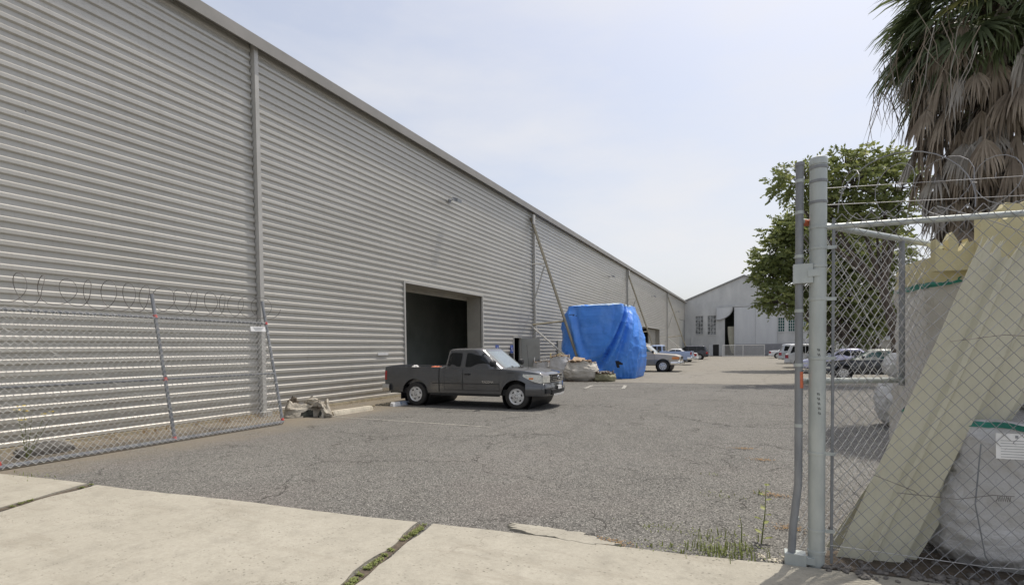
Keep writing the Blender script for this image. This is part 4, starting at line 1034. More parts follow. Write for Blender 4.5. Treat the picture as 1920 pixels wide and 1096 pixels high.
# debris mound behind stops at wall
# ------------------------------------------------------------------ chain link
def chain(mb, p0, du, dv, W, H, dw=.09, dh=.1, r=.0023, nrm=None, n=4, sag=0.):
    p0 = Vector(p0); du = Vector(du).normalized(); dv = Vector(dv); nrm = nrm or du.cross(dv.normalized())
    N1 = int(W/(dw/2)); N2 = int(H/(dh/2))
    for i in range(N1):
        pts = []
        for k in range(N2+1):
            x = (i+(k+i) % 2)*dw/2; z = k*dh/2
            w_ = .004*noise.noise(Vector((x*3, z*3, 7)))*3
            off = .0025 if (k+i) % 2 else -.0025
            pts.append(p0+du*x+dv*z+nrm*(off+w_+sag*math.sin(math.pi*min(1, x/W))*math.sin(math.pi*min(1, z/H)))+du*.006*noise.noise(Vector((x*2, z*2, 1))))
        mb.tube(pts, r, n, 0, False)
    return mb
def coil(mb, p0, p1, rad, turns, r=.0025, seed=1, jitter=.25, n=4, mi=0, barbs=True, flat=1.):
    rnd = random.Random(seed); p0 = Vector(p0); p1 = Vector(p1); d = p1-p0; L = d.length; d.normalize(); side = d.cross(Vector((0, 0, 1))).normalized()
    pts = []; st = 18; rr = rad; tilt = 0
    for i in range(turns*st+1):
        if i % st == 0: rr2 = rad*(1+rnd.uniform(-jitter, jitter)); tl2 = rnd.uniform(-.5, .5); r0, t0 = rr, tilt; rr, tilt = rr2, tl2
        k = (i % st)/st; q = r0+(rr-r0)*k; tq = t0+(tilt-t0)*k; a = 2*math.pi*i/st
        c_ = p0+(p1-p0)*(i/(turns*st))
        pts.append(c_+side*math.cos(a)*q*flat+Vector((0, 0, 1))*(math.sin(a)*q)+d*math.cos(a)*q*(.35+tq))
    mb.tube(pts, r, n, mi)
    if barbs:
        for i in range(2, len(pts)-1, 3):
            q = pts[i]; e = (pts[i+1]-pts[i-1]).normalized(); s1 = e.cross(Vector((.3, .2, 1))).normalized()*.018
            mb.tube([q-s1-e*.006, q+s1+e*.006], .0016, 3, mi)
    return mb
# left leaning fence panel
lt = math.atan2(.48, 2.29)
fl = thing('fence_panel', 'chain link gate panel leaning against the warehouse wall with razor wire on top', 'fence', (-9.7, 3.45, 0))
up = Vector((-.48/2.34, 0, 2.29/2.34)); FY = 4.85
pv = lambda y, s: Vector((0, y, .05))+up*s
fr = MB()
fr.tube([pv(0, 0), pv(FY, 0)], .033, 8); fr.build('bottom_rail', M['galvdark'], fl, True)
MB().tube([pv(0, 2.32), pv(FY, 2.28)], .028, 8).build('top_rail', M['galvdark'], fl, True)
MB().tube([pv(0, 1.14), pv(FY, 1.12)], .022, 8).build('middle_rail', M['galvdark'], fl, True)
for y, h_ in ((.0, 2.36), (2.45, 2.75), (FY, 2.80)):
    MB().tube([pv(y, 0), pv(y, h_)], .032, 8).build('post', M['galvdark'], fl, True)
for y, s_ in ((2.45, 2.32), (2.45, 1.13), (FY, 2.28), (FY, .06), (0, .05), (2.45, .02)):
    MB().tube([pv(y, s_-.028), pv(y, s_+.028)], .036, 8).build('paint_mark', M['red'], fl, True)
for s_ in (.5, .9, 1.45, 1.75, 2.05): MB().tube([pv(FY, s_-.015), pv(FY, s_+.015)], .037, 8).build('tie_band', M['wire'], fl)
MB().tube([pv(.15, 2.1)+Vector((.03, 0, 0)), pv(3.1, .1)+Vector((.03, 0, 0))], .004, 4).build('tension_wire', M['wire'], fl)
MB().tube([pv(2.6, 2.1)+Vector((.03, 0, 0)), pv(4.7, .9)+Vector((.03, 0, 0))], .003, 4).build('tension_wire', M['wire'], fl)
ch = MB(); chain(ch, (.045, .02, .02), (0, 1, 0), up, FY-.02, 2.42, .095, .1, .0052, Vector((1, 0, .2))); ch.build('mesh', M['wire'], fl)
cw = MB(); coil(cw, (-.50, -.2, 2.66), (-.52, FY+.15, 2.62), .24, 17, .0052, 3, .12, 4, 0, True, .8); cw.build('razor_wire', M['wiredark'], fl)
sp_ = MB().box(.0, .008, -.19, .19, -.055, .055).build('sign_plate', M['sign'], fl); sp_.location = pv(FY-.28, 2.14)+Vector((.06, 0, 0)); sp_.rotation_euler = (0, -lt, 0)
lm = MB()
for i, z in enumerate((.028, .0, -.028)): lm.box(.009, .010, -.13+.02*i, .14-.03*i, z-.006, z+.006)
lm.build('print_lines', M['galvdark'], sp_)
# ------------------------------------------------------------------ right gate post and fence
gp = thing('gate_post', 'thick galvanised round gate post at the sidewalk edge', 'post', (.395, 4.40, 0))
MB().lathe([(.056, -.05), (.056, 2.95), (.060, 2.95), (.061, 2.98), (.055, 3.0), (.03, 3.012), (.001, 3.015)], 28, 'z').build('post', M['galv'], gp, True, 35)
for z in (.12, .28, .85, 1.55, 1.98, 2.22, 2.35, 2.5, 2.68, 2.83, 2.93):
    MB().lathe([(.0565, z-.011), (.0605, z-.009), (.0605, z+.009), (.0565, z+.011)], 24, 'z').build('band', M['galvdark'] if z > 2.6 else M['galv'], gp, True, 30)
mk = MB()
for z0 in (1.30, 1.62):
    for q in range(5 if z0 < 1.5 else 2):
        for s_ in range(2):
            a = R(-95+s_*9+q*2); mk.tube([(.0575*math.cos(a), .0575*math.sin(a), z0-q*.035), (.0575*math.cos(a+.12), .0575*math.sin(a+.12), z0-q*.035-.018)], .0022, 3)
mk.build('marker_scrawl', M['black'], gp)
fe = thing('chain_link_fence', 'chain link fence with top rail and razor wire right of the gate post', 'fence', (.44, 4.40, 0), math.atan2(.15, 1))
FW = 4.2
MB().tube([(0, 0, 2.5), (FW, 0, 2.5)], .021, 10).build('top_rail', M['galv'], fe, True)
MB().box(.045, .062, -.008, .008, .04, 2.56).build('tension_bar', M['galvdark'], fe)
MB().tube([(FW, 0, 0), (FW, 0, 2.6)], .035, 10).build('end_post', M['galv'], fe, True)
for z in (.28, .85, 1.55, 1.98, 2.35): MB().box(-.07, .07, -.02, -.012, z-.012, z+.012).build('tension_band', M['galv'], fe)
MB().tube([(.04, -.02, .18), (1.0, -.01, .12), (2.2, -.01, .16), (FW, 0, .14)], .003, 4).build('bottom_wire', M['wire'], fe)
ch = MB(); chain(ch, (.05, -.026, .03), (1, 0, 0), (0, 0, 1), FW-.06, 2.58, .092, .1, .0029, Vector((0, 1, 0)), 4, .0); ch.build('mesh', M['meshgrey'], fe)
cw = MB(); coil(cw, (.1, .02, 2.72), (FW, .02, 2.70), .17, 15, .0026, 5, .35, 5, 0, True, .9)
cw.tube([(-.02, .0, 2.78), (.9, .03, 2.76), (2, 0, 2.72), (FW, 0, 2.7)], .0022, 4).tube([(-.02, .0, 2.66), (1.2, .02, 2.62), (2.5, 0, 2.66), (FW, 0, 2.62)], .0022, 4)
for i in range(24):
    x = .15+i*.17; z = 2.78-.06*x/4; cw.tube([(x, .0, z-.02), (x+.012, .01, z+.02)], .0018, 3)
cw.tube([(.7, .05, 2.6), (1.0, .1, 2.5), (1.2, .05, 2.38), (1.5, .02, 2.28), (2.0, .02, 2.2)], .003, 4)
cw.tube([(.52+.40*math.cos(a), .05+.1*math.sin(a*.5), 2.64+.38*math.sin(a)) for a in [R(-10+12*i) for i in range(17)]], .0042, 5)
cw.build('razor_wire', M['meshgrey'], fe)
for pts in ([(.30, -.03, .72), (.55, -.035, .62), (.62, -.035, .56)], [(.45, -.035, .60), (.8, -.035, .58), (1.0, -.03, .62), (1.12, -.03, .62)], [(.75, -.03, 1.66), (1.05, -.03, 1.70), (1.5, -.03, 1.66)], [(1.02+.012*i*.5, -.035, .60+(.018 if i % 2 else -.018)) for i in range(14)]):
    MB().tube(pts, .0025, 4).build('tie_wire', M['wiredark'], fe)
# gate leaf folded inward behind the post
gd = Vector((1.18, 1.32, 0)).normalized()
gl = thing('gate_leaf', 'narrow pipe gate leaf with mesh swung inward behind the thick post', 'gate', (.275, 4.39, 0))
q = lambda s_, z: Vector((gd.x*s_, gd.y*s_, z))
MB().tube([(-.045, -.03, .06), (-.035, -.025, .28), (.0, -.01, .62), (.0, 0, 1.2), (0, 0, 2.97)], .027, 12).tube([(0, 0, 2.96), (0, 0, 2.985)], .032, 12).build('hinge_pole', M['galvdark'], gl, True, 40)
for z in (.35, .72, 1.05, 1.5, 1.9, 2.3, 2.62, 2.85): MB().tube([(0 if z > .6 else -.02, -.0, z-.012), (0 if z > .6 else -.02, 0, z+.012)], .031, 10).build('band', M['galv'], gl, True)
MB().tube([q(0, 2.56), q(.25, 2.55), q(1.75, 2.49)], .024, 10).build('top_rail', M['galv'], gl, True)
MB().tube([q(0, 1.38), q(1.22, 1.345)], .024, 10).build('middle_rail', M['galv'], gl, True)
MB().tube([q(1.20, 2.5), q(1.22, 1.30)], .022, 10).build('end_rail', M['galvdark'], gl, True)
MB().tube([q(1.2, 1.36), q(.25, 2.5)], .0035, 5).build('truss_rod', M['galv'], gl)
MB().tube([q(.006, 2.53), q(.006, 2.60)], .0235, 10).tube([q(.03, 2.555), q(.09, 2.555)], .0255, 10).build('paint_mark', M['orange'], gl, True)
MB().tube([Vector((.012, -.008, 1.33)), Vector((.010, -.008, 1.45))], .0185, 10).build('paint_mark', M['orange'], gl, True)
ch = MB(); chain(ch, q(.02, .12), gd, (0, 0, 1), 1.75, 2.4, .095, .1, .0027, None, 4, .03); ch.build('mesh', M['wire'], gl)
hb = MB().box(-.04, .085, -.045, .03, 2.10, 2.24).box(.05, .13, -.05, .0, 2.145, 2.195); hb.build('hinge_bracket', M['galv'], gl)
hb = MB().box(-.09, .05, -.075, .03, -.0, .10).box(.05, .11, -.055, -.01, .03, .08).box(-.085, .0, -.08, -.076, .01, .03); hb.build('foot_bracket', M['galv'], gl)
MB().tube([(0, .0, 2.48), (.07, .02, 2.38)], .006, 5).build('tie_rod', M['wiredark'], gl)

# ------------------------------------------------------------------ ribbed cream sheets leaning behind the fence
def rib_sheet(label, x0, y0, tilt, back, width, L, seed, jag=.08, mat_=None):
    t = thing('ribbed_sheet', label, 'sheet', (x0, y0, 0), 0, 'cream ribbed sheets leaning behind the fence')
    along = Vector((math.tan(tilt), math.tan(back), 1)).normalized(); ac = Vector((1, .13, 0)).normalized(); nr = ac.cross(along).normalized()
    def pro(u):   # trapezoid ribs
        w_ = u*width; k = (w_/.30) % 1.; return (.0 if k < .55 else min(1, (k-.55)/.08) if k < .75 else max(0, 1-(k-.75)/.08))*.045
    nu, nv = 72, 40; th = .006
    def pt(u, v_):
        Lv = L*(1+jag*fb((u*3.5, 0, 0), 1.5, seed)+(jag*.35*fb((u*14, 1, 0), 2, seed) if jag else 0)); s_ = v_*Lv
        return along*s_+ac*(u-.0)*width+nr*(pro(u)+.02*fb((u*2, v_*2, 0), 1, seed)+.03*math.sin(v_*3))
    lowest = min(pt(u_/20, 0).z for u_ in range(21))
    mb = MB()
    fA = lambda u, v_: tuple(pt(u, v_)-Vector((0, 0, lowest-.01)))
    mb.grid(fA, nu, nv); mb.grid(lambda u, v_: tuple(Vector(fA(1-u, v_))+nr*th), nu, nv)
    mb.grid(lambda u, v_: tuple(Vector(fA(u, 0))+nr*th*v_), nu, 1); mb.grid(lambda u, v_: tuple(Vector(fA(u, 1))+nr*th*v_), nu, 1); mb.grid(lambda u, v_: tuple(Vector(fA(0, u))+nr*th*v_), nv, 1); mb.grid(lambda u, v_: tuple(Vector(fA(1, u))+nr*th*v_), nv, 1)
    mb.build('sheet', mat_ or M['panel'], t, True, 25)
    return t
rib_sheet('front cream ribbed sheet, its foot nearest the gate post', .54, 4.62, R(20.8), R(5), .44, 2.46, 2)
rib_sheet('cream ribbed sheet leaning just right of the front one, foot tucked lower', .62, 4.72, R(25.5), R(5), .46, 2.52, 9)
rib_sheet('rearmost cream ribbed sheet rising highest behind the other leaning sheets', .50, 4.84, R(28.5), R(5), .60, 2.50, 5, .05)
# tall bag with green band, big low bag, small bags
def cloth_box(name, label, loc, sz, rz, m_, seed, top=None, band=None, slump=.04, p=5, nu=80, nv=50, group=None, cat='bag'):
    t = thing(name, label, cat, loc, rz, group); sx, sy, h_ = sz
    def fn(u, v_):
        a = 2*math.pi*u
        if v_ < .88:
            k = v_/.88; z = h_*k; x, y = sup(sx*(1+slump*math.sin(math.pi*k))*(.88+.12*min(1, k*7)), sy*(1+slump*math.sin(math.pi*k))*(.88+.12*min(1, k*7)), p, a)
        else:
            k = (v_-.88)/.12; z = h_+.04*math.sin(k*1.57); x, y = sup(sx*(1-k), sy*(1-k), p, a)
        r_ = Vector((x, y, 0)); r_ = r_.normalized() if r_.length else r_
        d = .06*fb((x*1.6, y*1.6, z*1.2), 1.2, seed)+.028*(1-abs(fb((x*1.8+z*1.5, y*1.8, z*2.6), 1.3, seed+9))*2.5)**3*(1 if v_ < .88 else 0)+.022*math.sin(a*18+z*2+seed)*max(0, math.sin(z*2.2+seed))**2+.03*abs(fb((x*3, y*3, z*3), 1, seed+4))
        return (x+r_.x*d, y+r_.y*d, max(0, z+(.05*fb((x, y, 0), 2, seed) if v_ > .5 else 0)))
    mb = MB().grid(fn, nu, nv, wrap=True)
    if name == 'foam_bag':
        for i_, f_i in enumerate(mb.f):
            if sum(mb.v[q_][2] for q_ in f_i)/4 > band[0]: mb.m[i_] = 1
        m_ = [m_, M['foam']]
    mb.build('bag', m_, t, True, 70)
    if band:
        z0, z1 = band; mbb = MB()
        def bf(u, v_):
            vv = (z0+(z1-z0)*v_)/h_*.88; x, y, z = fn(u, vv); r_ = Vector((x, y, 0)).normalized()*.008; zz = z+.12*(x/sx)*.5 if name == 'foam_bag' else z
            return (x+r_.x, y+r_.y, zz)
        mbb.grid(bf, nu, 2, wrap=True); mbb.build('band', M['green'], t, True)
    return t
t = cloth_box('foam_bag', 'tall pale wrapped bag with a green band behind the leaning sheets', (1.96, 5.98, 0), (.68, .55, 2.36), R(8), M['bagtall'], 12, None, (2.17, 2.215), .02, 6)
# foam slabs standing out of it
for i, (x, y, w_, h0, h1, a) in enumerate(((-.76, -.62, .28, 2.23, 2.44, .05), (-.50, -.70, .40, 2.22, 2.62, -.04), (-.14, -.78, .42, 2.1, 2.58, .08), (.16, -.72, .5, 2.1, 2.68, .0), (-.34, -.50, .9, 2.2, 2.74, 0), (.02, -.88, .34, 2.0, 2.44, 0))):
    mb = MB(); n = 14; poly = [(x, h0)]+[(x+w_, h0)]+[(x+w_-w_*q/n+.02*math.sin(q*2.), h1+.09*fb((q*.35, i, 0), 1.2, 3)+.04*math.sin(q+i)) for q in range(n+1)]
    mb.prism(poly, lambda a_, b_: (a_, y+(b_-h0)*.06, b_), lambda a_, b_: (a_, y+.09+(b_-h0)*.06, b_)); mb.build('foam_slab', M['foam'], t)
t2 = cloth_box('bulk_bag', 'big dirty white bulk bag with printed label at the right foot of the fence', (1.94, 5.32, 0), (.74, .58, 1.08), R(6), M['bagb'], 21, None, (1.03, 1.07), .1, 4)
lb = MB().box(-.11, .11, -.004, 0, -.085, .085).build('label', M['sign'], t2); lb.location = (-.46, -.735, .955); lb.rotation_euler = (R(-4), 0, R(-2))
lm = MB()
for i in range(7): lm.box(-.085, .085-.02*(i % 3), -.006, -.005, .035-.018*i, .038-.018*i)
lm.box(-.008, .008, -.006, -.005, .055, .073); lm.build('print_lines', M['galvdark'], lb)
MB().tube([(-.62, -.66, .95), (-.68, -.74, .55), (-.62, -.74, .2), (-.5, -.66, .02)], .005, 5).build('cord', M['galvdark'], t2)
cloth_box('bulk_bag', 'grey white bulk bag stacked above the labelled bag at the right edge', (2.42, 5.55, 1.15), (.58, .52, .95), R(-5), M['bagb'], 33, None, None, .08, 4)
t3 = cloth_box('bulk_bag', 'rounded white bulk bag standing in the lot behind the gate mesh', (2.95, 12.6, 0), (.62, .55, .95), R(10), M['bagw'], 44, None, None, .22, 2.6)
cloth_box('bulk_bag', 'crumpled white sack heaped on the rounded bag behind the mesh', (2.95, 13.0, .98), (.5, .4, .45), R(30), M['bagw'], 55, None, None, .2, 2.4)
# rubble under the fence
rnd = random.Random(9); mb = MB()
def rocks(mb, n, fx, fy, s0, s1, nm=1):
    for i in range(n):
        s_ = rnd.uniform(s0, s1); x, y = fx(), fy(); m_ = Matrix.Translation((x, y, .02+s_*.3)) @ Matrix.Rotation(rnd.uniform(0, 6), 4, 'Z'); o = len(mb.v)
        vs = []; 
        for j in range(3):
            for k in range(6): a = k*math.pi/3; rr = s_*(1, 1.1, .5)[j]*rnd.uniform(.7, 1.2); vs.append(m_ @ Vector((rr*math.cos(a), rr*math.sin(a)*.7, (-.4, .1, .5)[j]*s_)))
        mb.add(vs, [(j*6+k, j*6+(k+1) % 6, (j+1)*6+(k+1) % 6, (j+1)*6+k) for j in range(2) for k in range(6)]+[tuple(range(12, 18))], rnd.randrange(nm))
    return mb
def fxx(): rocks.x = rnd.uniform(.45, 3.2); return rocks.x
rocks(mb, 380, fxx, lambda: 4.37+.12*(rocks.x-.4)+rnd.gauss(.0, .055)-.02, .006, .03)
rocks(mb, 12, fxx, lambda: 4.36+.12*(rocks.x-.4)+rnd.gauss(0, .05), .03, .05)
rocks(mb, 120, fxx, lambda: 4.5+.12*(rocks.x-.4)+rnd.uniform(0, .8), .005, .03)
tag(mb.build('rubble', M['rubble']), 'dark gravel and rubble strewn along the foot of the chain link fence', 'rubble', kind='stuff')
tag(MB().add([(.42, 4.335, .0235), (3.6, 4.62, .0235), (3.8, 5.9, .0235), (.5, 4.72, .0235)], [(0, 1, 2, 3)]).build('dirt_strip', M['soil']), kind='structure')
mb = MB(); rocks(mb, 60, lambda: rnd.uniform(.0, .3), lambda: rnd.gauss(4.37, .03), .004, .016); tag(mb.build('gravel', M['stopcream']), 'pale crumbled concrete beside the foot of the gate post', 'gravel', kind='stuff')
mb = MB(); rocks(mb, 160, lambda: rnd.uniform(-11.3, -10.9), lambda: rnd.uniform(4, 14.5), .006, .022); rocks(mb, 60, lambda: rnd.uniform(-10.2, -9.9), lambda: rnd.gauss(12.6, .5), .01, .04)
tag(mb.build('gravel', M['footing']), 'tan grit and crumbled footing along the warehouse base', 'gravel', kind='stuff')

# ------------------------------------------------------------------ trees
def tree(name, label, base, blobs, seed, trunk_r=.2, leafsz=.12, dens=1., mats=('leaf', 'leaf2'), group=None):
    rnd = random.Random(seed); t = thing(name, label, 'tree', base, 0, group); b0 = Vector(base)
    tr = MB(); zc = min(b[0][2]-b0.z for b in blobs); cen = sum((Vector(b[0])-b0 for b in blobs), Vector())/len(blobs)
    fork = Vector((cen.x*.35, cen.y*.35, max(1.6, zc*.55)))
    tr.tube([(0, 0, -.1), (fork.x*.3, fork.y*.3, fork.z*.5), fork], [trunk_r*1.3, trunk_r, trunk_r*.85], 10)
    lv = [MB(), MB()]
    for (c_, r_) in blobs:
        c_ = Vector(c_)-b0; r_ = Vector(r_); mid = (fork+c_)/2+Vector((0, 0, -.3))
        tr.tube([fork, mid, c_+Vector((0, 0, r_.z*.2))], [trunk_r*.6, trunk_r*.35, trunk_r*.1], 7)
        n = int(26*dens*(r_.x*r_.y*r_.z)**(1/3)*max(r_)*1.5)
        for i in range(n):
            d = Vector((rnd.gauss(0, 1), rnd.gauss(0, 1), rnd.gauss(0, 1))).normalized(); k = rnd.uniform(.3, 1.0)**.7*(1+.38*fb(d, 2, seed+len(tr.v)*.001))
            q = c_+Vector((d.x*r_.x, d.y*r_.y, d.z*r_.z))*k
            if i % 3 == 0: tr.tube([c_+(q-c_)*.3+Vector((0, 0, -.1)), c_+(q-c_)*.7, q], [.028, .016, .006], 4)
            mi = 1 if (rnd.random() < .38 and d.z > -.2) else 0
            # a spray of leaves
            ax = (d+Vector((rnd.uniform(-.6, .6), rnd.uniform(-.6, .6), rnd.uniform(-.5, .3)))).normalized()
            sd_ = ax.cross(Vector((0, 0, 1))); sd_ = sd_.normalized() if sd_.length > .1 else Vector((1, 0, 0)); L = rnd.uniform(.3, .55)
            for j in range(13):
                s_ = (j//2+.6)/7; sg = -1 if j % 2 else 1; dr = Vector((0, 0, -.25*s_*s_*L)); bp = q+ax*(s_*L)+dr+Vector((rnd.gauss(0, .03), rnd.gauss(0, .03), rnd.gauss(0, .03)))
                ld = (sd_*sg+ax*.6+Vector((0, 0, rnd.uniform(-.5, .35)))).normalized()
                if j == 12: ld = ax
                up_ = ld.cross(ax+Vector((rnd.uniform(-.5, .5),)*3)); up_ = up_.normalized() if up_.length > .05 else sd_
                w_ = leafsz*.34*rnd.uniform(.7, 1.2); l_ = leafsz*rnd.uniform(.9, 1.6)
                lv[mi].add([bp, bp+ld*l_*.5+up_*w_, bp+ld*l_, bp+ld*l_*.5-up_*w_], [(0, 1, 2, 3)])
    tr.build('trunk', M['bark'], t, True)
    a = lv[0]; o = len(a.f); a.add(lv[1].v, lv[1].f, 1); a.build('crown', [M[q_] for q_ in mats], t)
    return t
import mathutils
def PX(x, y, Y):   # a point of the photograph carried to world distance Y
    r = F + Rt*(x-960)/_f - Up*(y-548-133.8)/_f; return Vector((0, 0, _h)) + r*(Y/r.y)
def B(x, y, Y, rx, ry, rd=None):
    p = PX(x, y, Y); s_ = (p-Vector((0, 0, _h))).dot(F)/_f; return (tuple(p), (rx*s_, (rd or rx)*s_, ry*s_))
tree('leafy_tree', 'tall green leafy tree rising behind the gate post, nearer of the two', (5.6, 27.5, 0),
     [B(1600, 345, 27, 84, 50, 60), B(1500, 340, 26.5, 46, 34), B(1462, 345, 26, 24, 26), B(1680, 345, 27.5, 46, 42), B(1585, 305, 27, 44, 24), B(1640, 405, 27.6, 64, 38), B(1545, 385, 27, 52, 30), B(1700, 305, 28, 22, 18), B(1660, 300, 27, 30, 22)], 3, .2, .15, 2.3)
tree('leafy_tree', 'broad dark green tree with low hanging left side in front of the hangar', (6.4, 40, 0),
     [B(1462, 475, 39, 44, 40), B(1440, 520, 38.5, 24, 24), B(1500, 440, 39, 44, 32), B(1465, 562, 38, 44, 26), B(1525, 520, 39, 58, 48), B(1590, 480, 40, 66, 52), B(1650, 480, 41, 52, 60), B(1585, 560, 40, 62, 50), B(1655, 570, 41, 42, 42), B(1510, 410, 39.5, 28, 16), B(1600, 610, 41, 50, 36), B(1430, 500, 39, 26, 26), B(1480, 430, 39, 40, 26), B(1560, 430, 40, 50, 34)], 8, .28, .19, 2.5)
tree('leafy_tree', 'dim shaded tree trunk and low foliage behind the black sedan', (8.2, 47, 0),
     [B(1560, 600, 47, 40, 30), B(1630, 590, 47, 46, 40), B(1690, 600, 48, 26, 30)], 12, .3, .25, 2.4)
# background sheds and house behind the cars on the right
sh = thing('shed', 'pale sheds and roofs glimpsed through the mesh beyond the parked cars', 'shed', (11.5, 62, 0))
MB().box(-5.2, -2.4, 0, 4, 0, 2.6).add([(-5.3, -.1, 2.6), (-2.3, -.1, 2.6), (-3.8, -.1, 3.6), (-5.3, 4.1, 2.6), (-2.3, 4.1, 2.6), (-3.8, 4.1, 3.6)], [(0, 1, 2), (0, 2, 5, 3), (1, 4, 5, 2)]).build('gable_shed', M['white'], sh)
hs = thing('house', 'grey blue building with flat roofs at the right behind the tree', 'house', (15, 66, 0))
MB().box(-5, 6, 0, 8, 0, 5.2).build('wall', M['walld'], hs)
MB().box(-5.4, 6.4, -.5, 8.4, 5.2, 5.5).build('roof', M['roof'], hs)
for x in (-4, -1.6, .8, 3.2):
    f_ = MB().box(x, x+1.3, -.06, -.01, 2.6, 4.2).build('window', M['glassg'], hs); MB().box(x-.08, x+1.38, -.09, -.062, 3.36, 3.44).box(x+.61, x+.69, -.095, -.064, 2.6, 4.2).build('window_bars', M['white'], f_)
rf = thing('boundary_wall', 'low pale block wall running behind the right hand row of cars', 'wall', (9.6, 45, 0))
MB().box(0, .2, -33, 48, 0, 1.9).build('wall', concrete('block_wall', (.36, .35, .32), (.44, .42, .38), .4), rf); MB().box(-.04, .24, -33.05, 48.05, 1.9, 1.98).build('coping', M['concrete'], rf)

# ------------------------------------------------------------------ palm
pc = Vector((4.35, 14.2, 0)); rnd = random.Random(21)
pm = thing('palm_tree', 'shaggy fan palm with a thick skirt of dead fronds behind the fence', 'palm tree', tuple(pc))
MB().tube([(0, 0, -.1), (0, 0, 4), (.05, 0, 8.6)], [.36, .30, .26], 14).build('trunk', M['bark'], pm, True)
def frond(mb, base, az, el, plen, rad, span, droop, nseg, mi, pmi, fold=.3, lean=0.):
    d = Vector((math.cos(az)*math.cos(el), math.sin(az)*math.cos(el), math.sin(el))); pts = []
    p = Vector(base); g_ = Vector((0, 0, -1)); dd = d.copy()
    for i in range(6): pts.append(p.copy()); p = p+dd*plen/5; dd = (dd+g_*droop*.22).normalized()
    mb.tube(pts, [.022, .02, .018, .015, .012, .010], 4, pmi)
    tn = dd; s_ = tn.cross(Vector((0, 0, 1))); s_ = s_.normalized() if s_.length > .15 else Vector((-math.sin(az), math.cos(az), 0)); nn = s_.cross(tn).normalized(); hub = pts[-1]
    for i in range(nseg):
        f = -span/2+span*(i+.5)/nseg+rnd.uniform(-.04, .04); L = rad*(1-.25*abs(f)/(span/2+.01))*rnd.uniform(.8, 1.1)
        dr = (tn*math.cos(f)+s_*math.sin(f)+nn*fold*(.5-abs(f)/span)*.8+Vector((rnd.gauss(0, .05),)*3)).normalized(); wd = .028*rad*rnd.uniform(.8, 1.3)
        sd_ = dr.cross(nn); sd_ = sd_.normalized() if sd_.length > .1 else s_; sd_ = (sd_*math.cos(.6)+nn*math.sin(.6)*(1 if i % 2 else -1))
        q = hub.copy(); vs = []; dk = dr.copy(); dd2 = droop*rnd.uniform(.6, 1.5)
        for k, wk in enumerate((.25, 1, .85, .5, .08)):
            vs += [q-sd_*wd*wk, q+sd_*wd*wk]; q = q+dk*L/4; dk = (dk+g_*dd2*(.10+.17*k)).normalized()
        mb.add(vs, [(2*k, 2*k+1, 2*k+3, 2*k+2) for k in range(4)], mi)
sk = MB()
# dead skirt, in rings from low to high, hanging
for ring_, (z, r0, cnt) in enumerate(((3.9, .4, 20), (4.3, .4, 22), (4.6, .42, 24), (5.1, .5, 26), (5.6, .55, 26), (6.1, .62, 28), (6.6, .75, 30), (7.1, .9, 30), (7.5, 1.0, 28), (7.9, 1.0, 20))):
    for i in range(cnt):
        az = 2*math.pi*(i+rnd.random()*.8)/cnt; el = rnd.uniform(-1.4, -.85)+.08*ring_; b = (.28*math.cos(az), .28*math.sin(az), z+.9+rnd.uniform(-.3, .3))
        frond(sk, b, az, el+.35, rnd.uniform(.75, 1.25)+.05*ring_, rnd.uniform(.75, 1.1), rnd.uniform(.7, 1.9), rnd.uniform(1.3, 2.8), 22, rnd.choice((0, 0, 1)), rnd.choice((0, 1)), .5)
# long hanging strands at the left
for i in range(85):
    az = rnd.uniform(2.3, 4.3); r_ = rnd.uniform(1.1, 2.0); z = rnd.uniform(7.2, 8.3); q = Vector((r_*math.cos(az), r_*math.sin(az), z)); L = rnd.uniform(.8, 1.9); pts = []
    dx = Vector((rnd.gauss(0, .2), rnd.gauss(0, .2), -1))
    for k in range(5): pts.append(q+dx*L*k/4+Vector((math.sin(k*1.1+i)*.10, math.cos(k*.9+i)*.08, 0)))
    vs = []
    for k, p_ in enumerate(pts): w_ = .010*(1, .9, .8, .5, .1)[k]; vs += [p_-Vector((w_, w_*.5, 0)), p_+Vector((w_, w_*.5, 0))]
    sk.add(vs, [(2*k, 2*k+1, 2*k+3, 2*k+2) for k in range(4)], i % 2)
sk.build('dead_frond_skirt', [M['palmdead'], M['palmgrey']], pm)
cr_ = MB()
for i in range(96):
    az = 2*math.pi*i*.618; k = i/96; el = 1.35-1.85*k+rnd.uniform(-.15, .15); b = (.2*math.cos(az), .2*math.sin(az), 8.85-.7*k)
    frond(cr_, b, az, el, rnd.uniform(.75, 1.2), rnd.uniform(.95, 1.25), 3.3, rnd.uniform(.5, 1.1), 34, 1 if rnd.random() < .16 else 0, 0, .35)
cr_.build('crown', [M['palmgreen'], M['palmyellow']], pm)

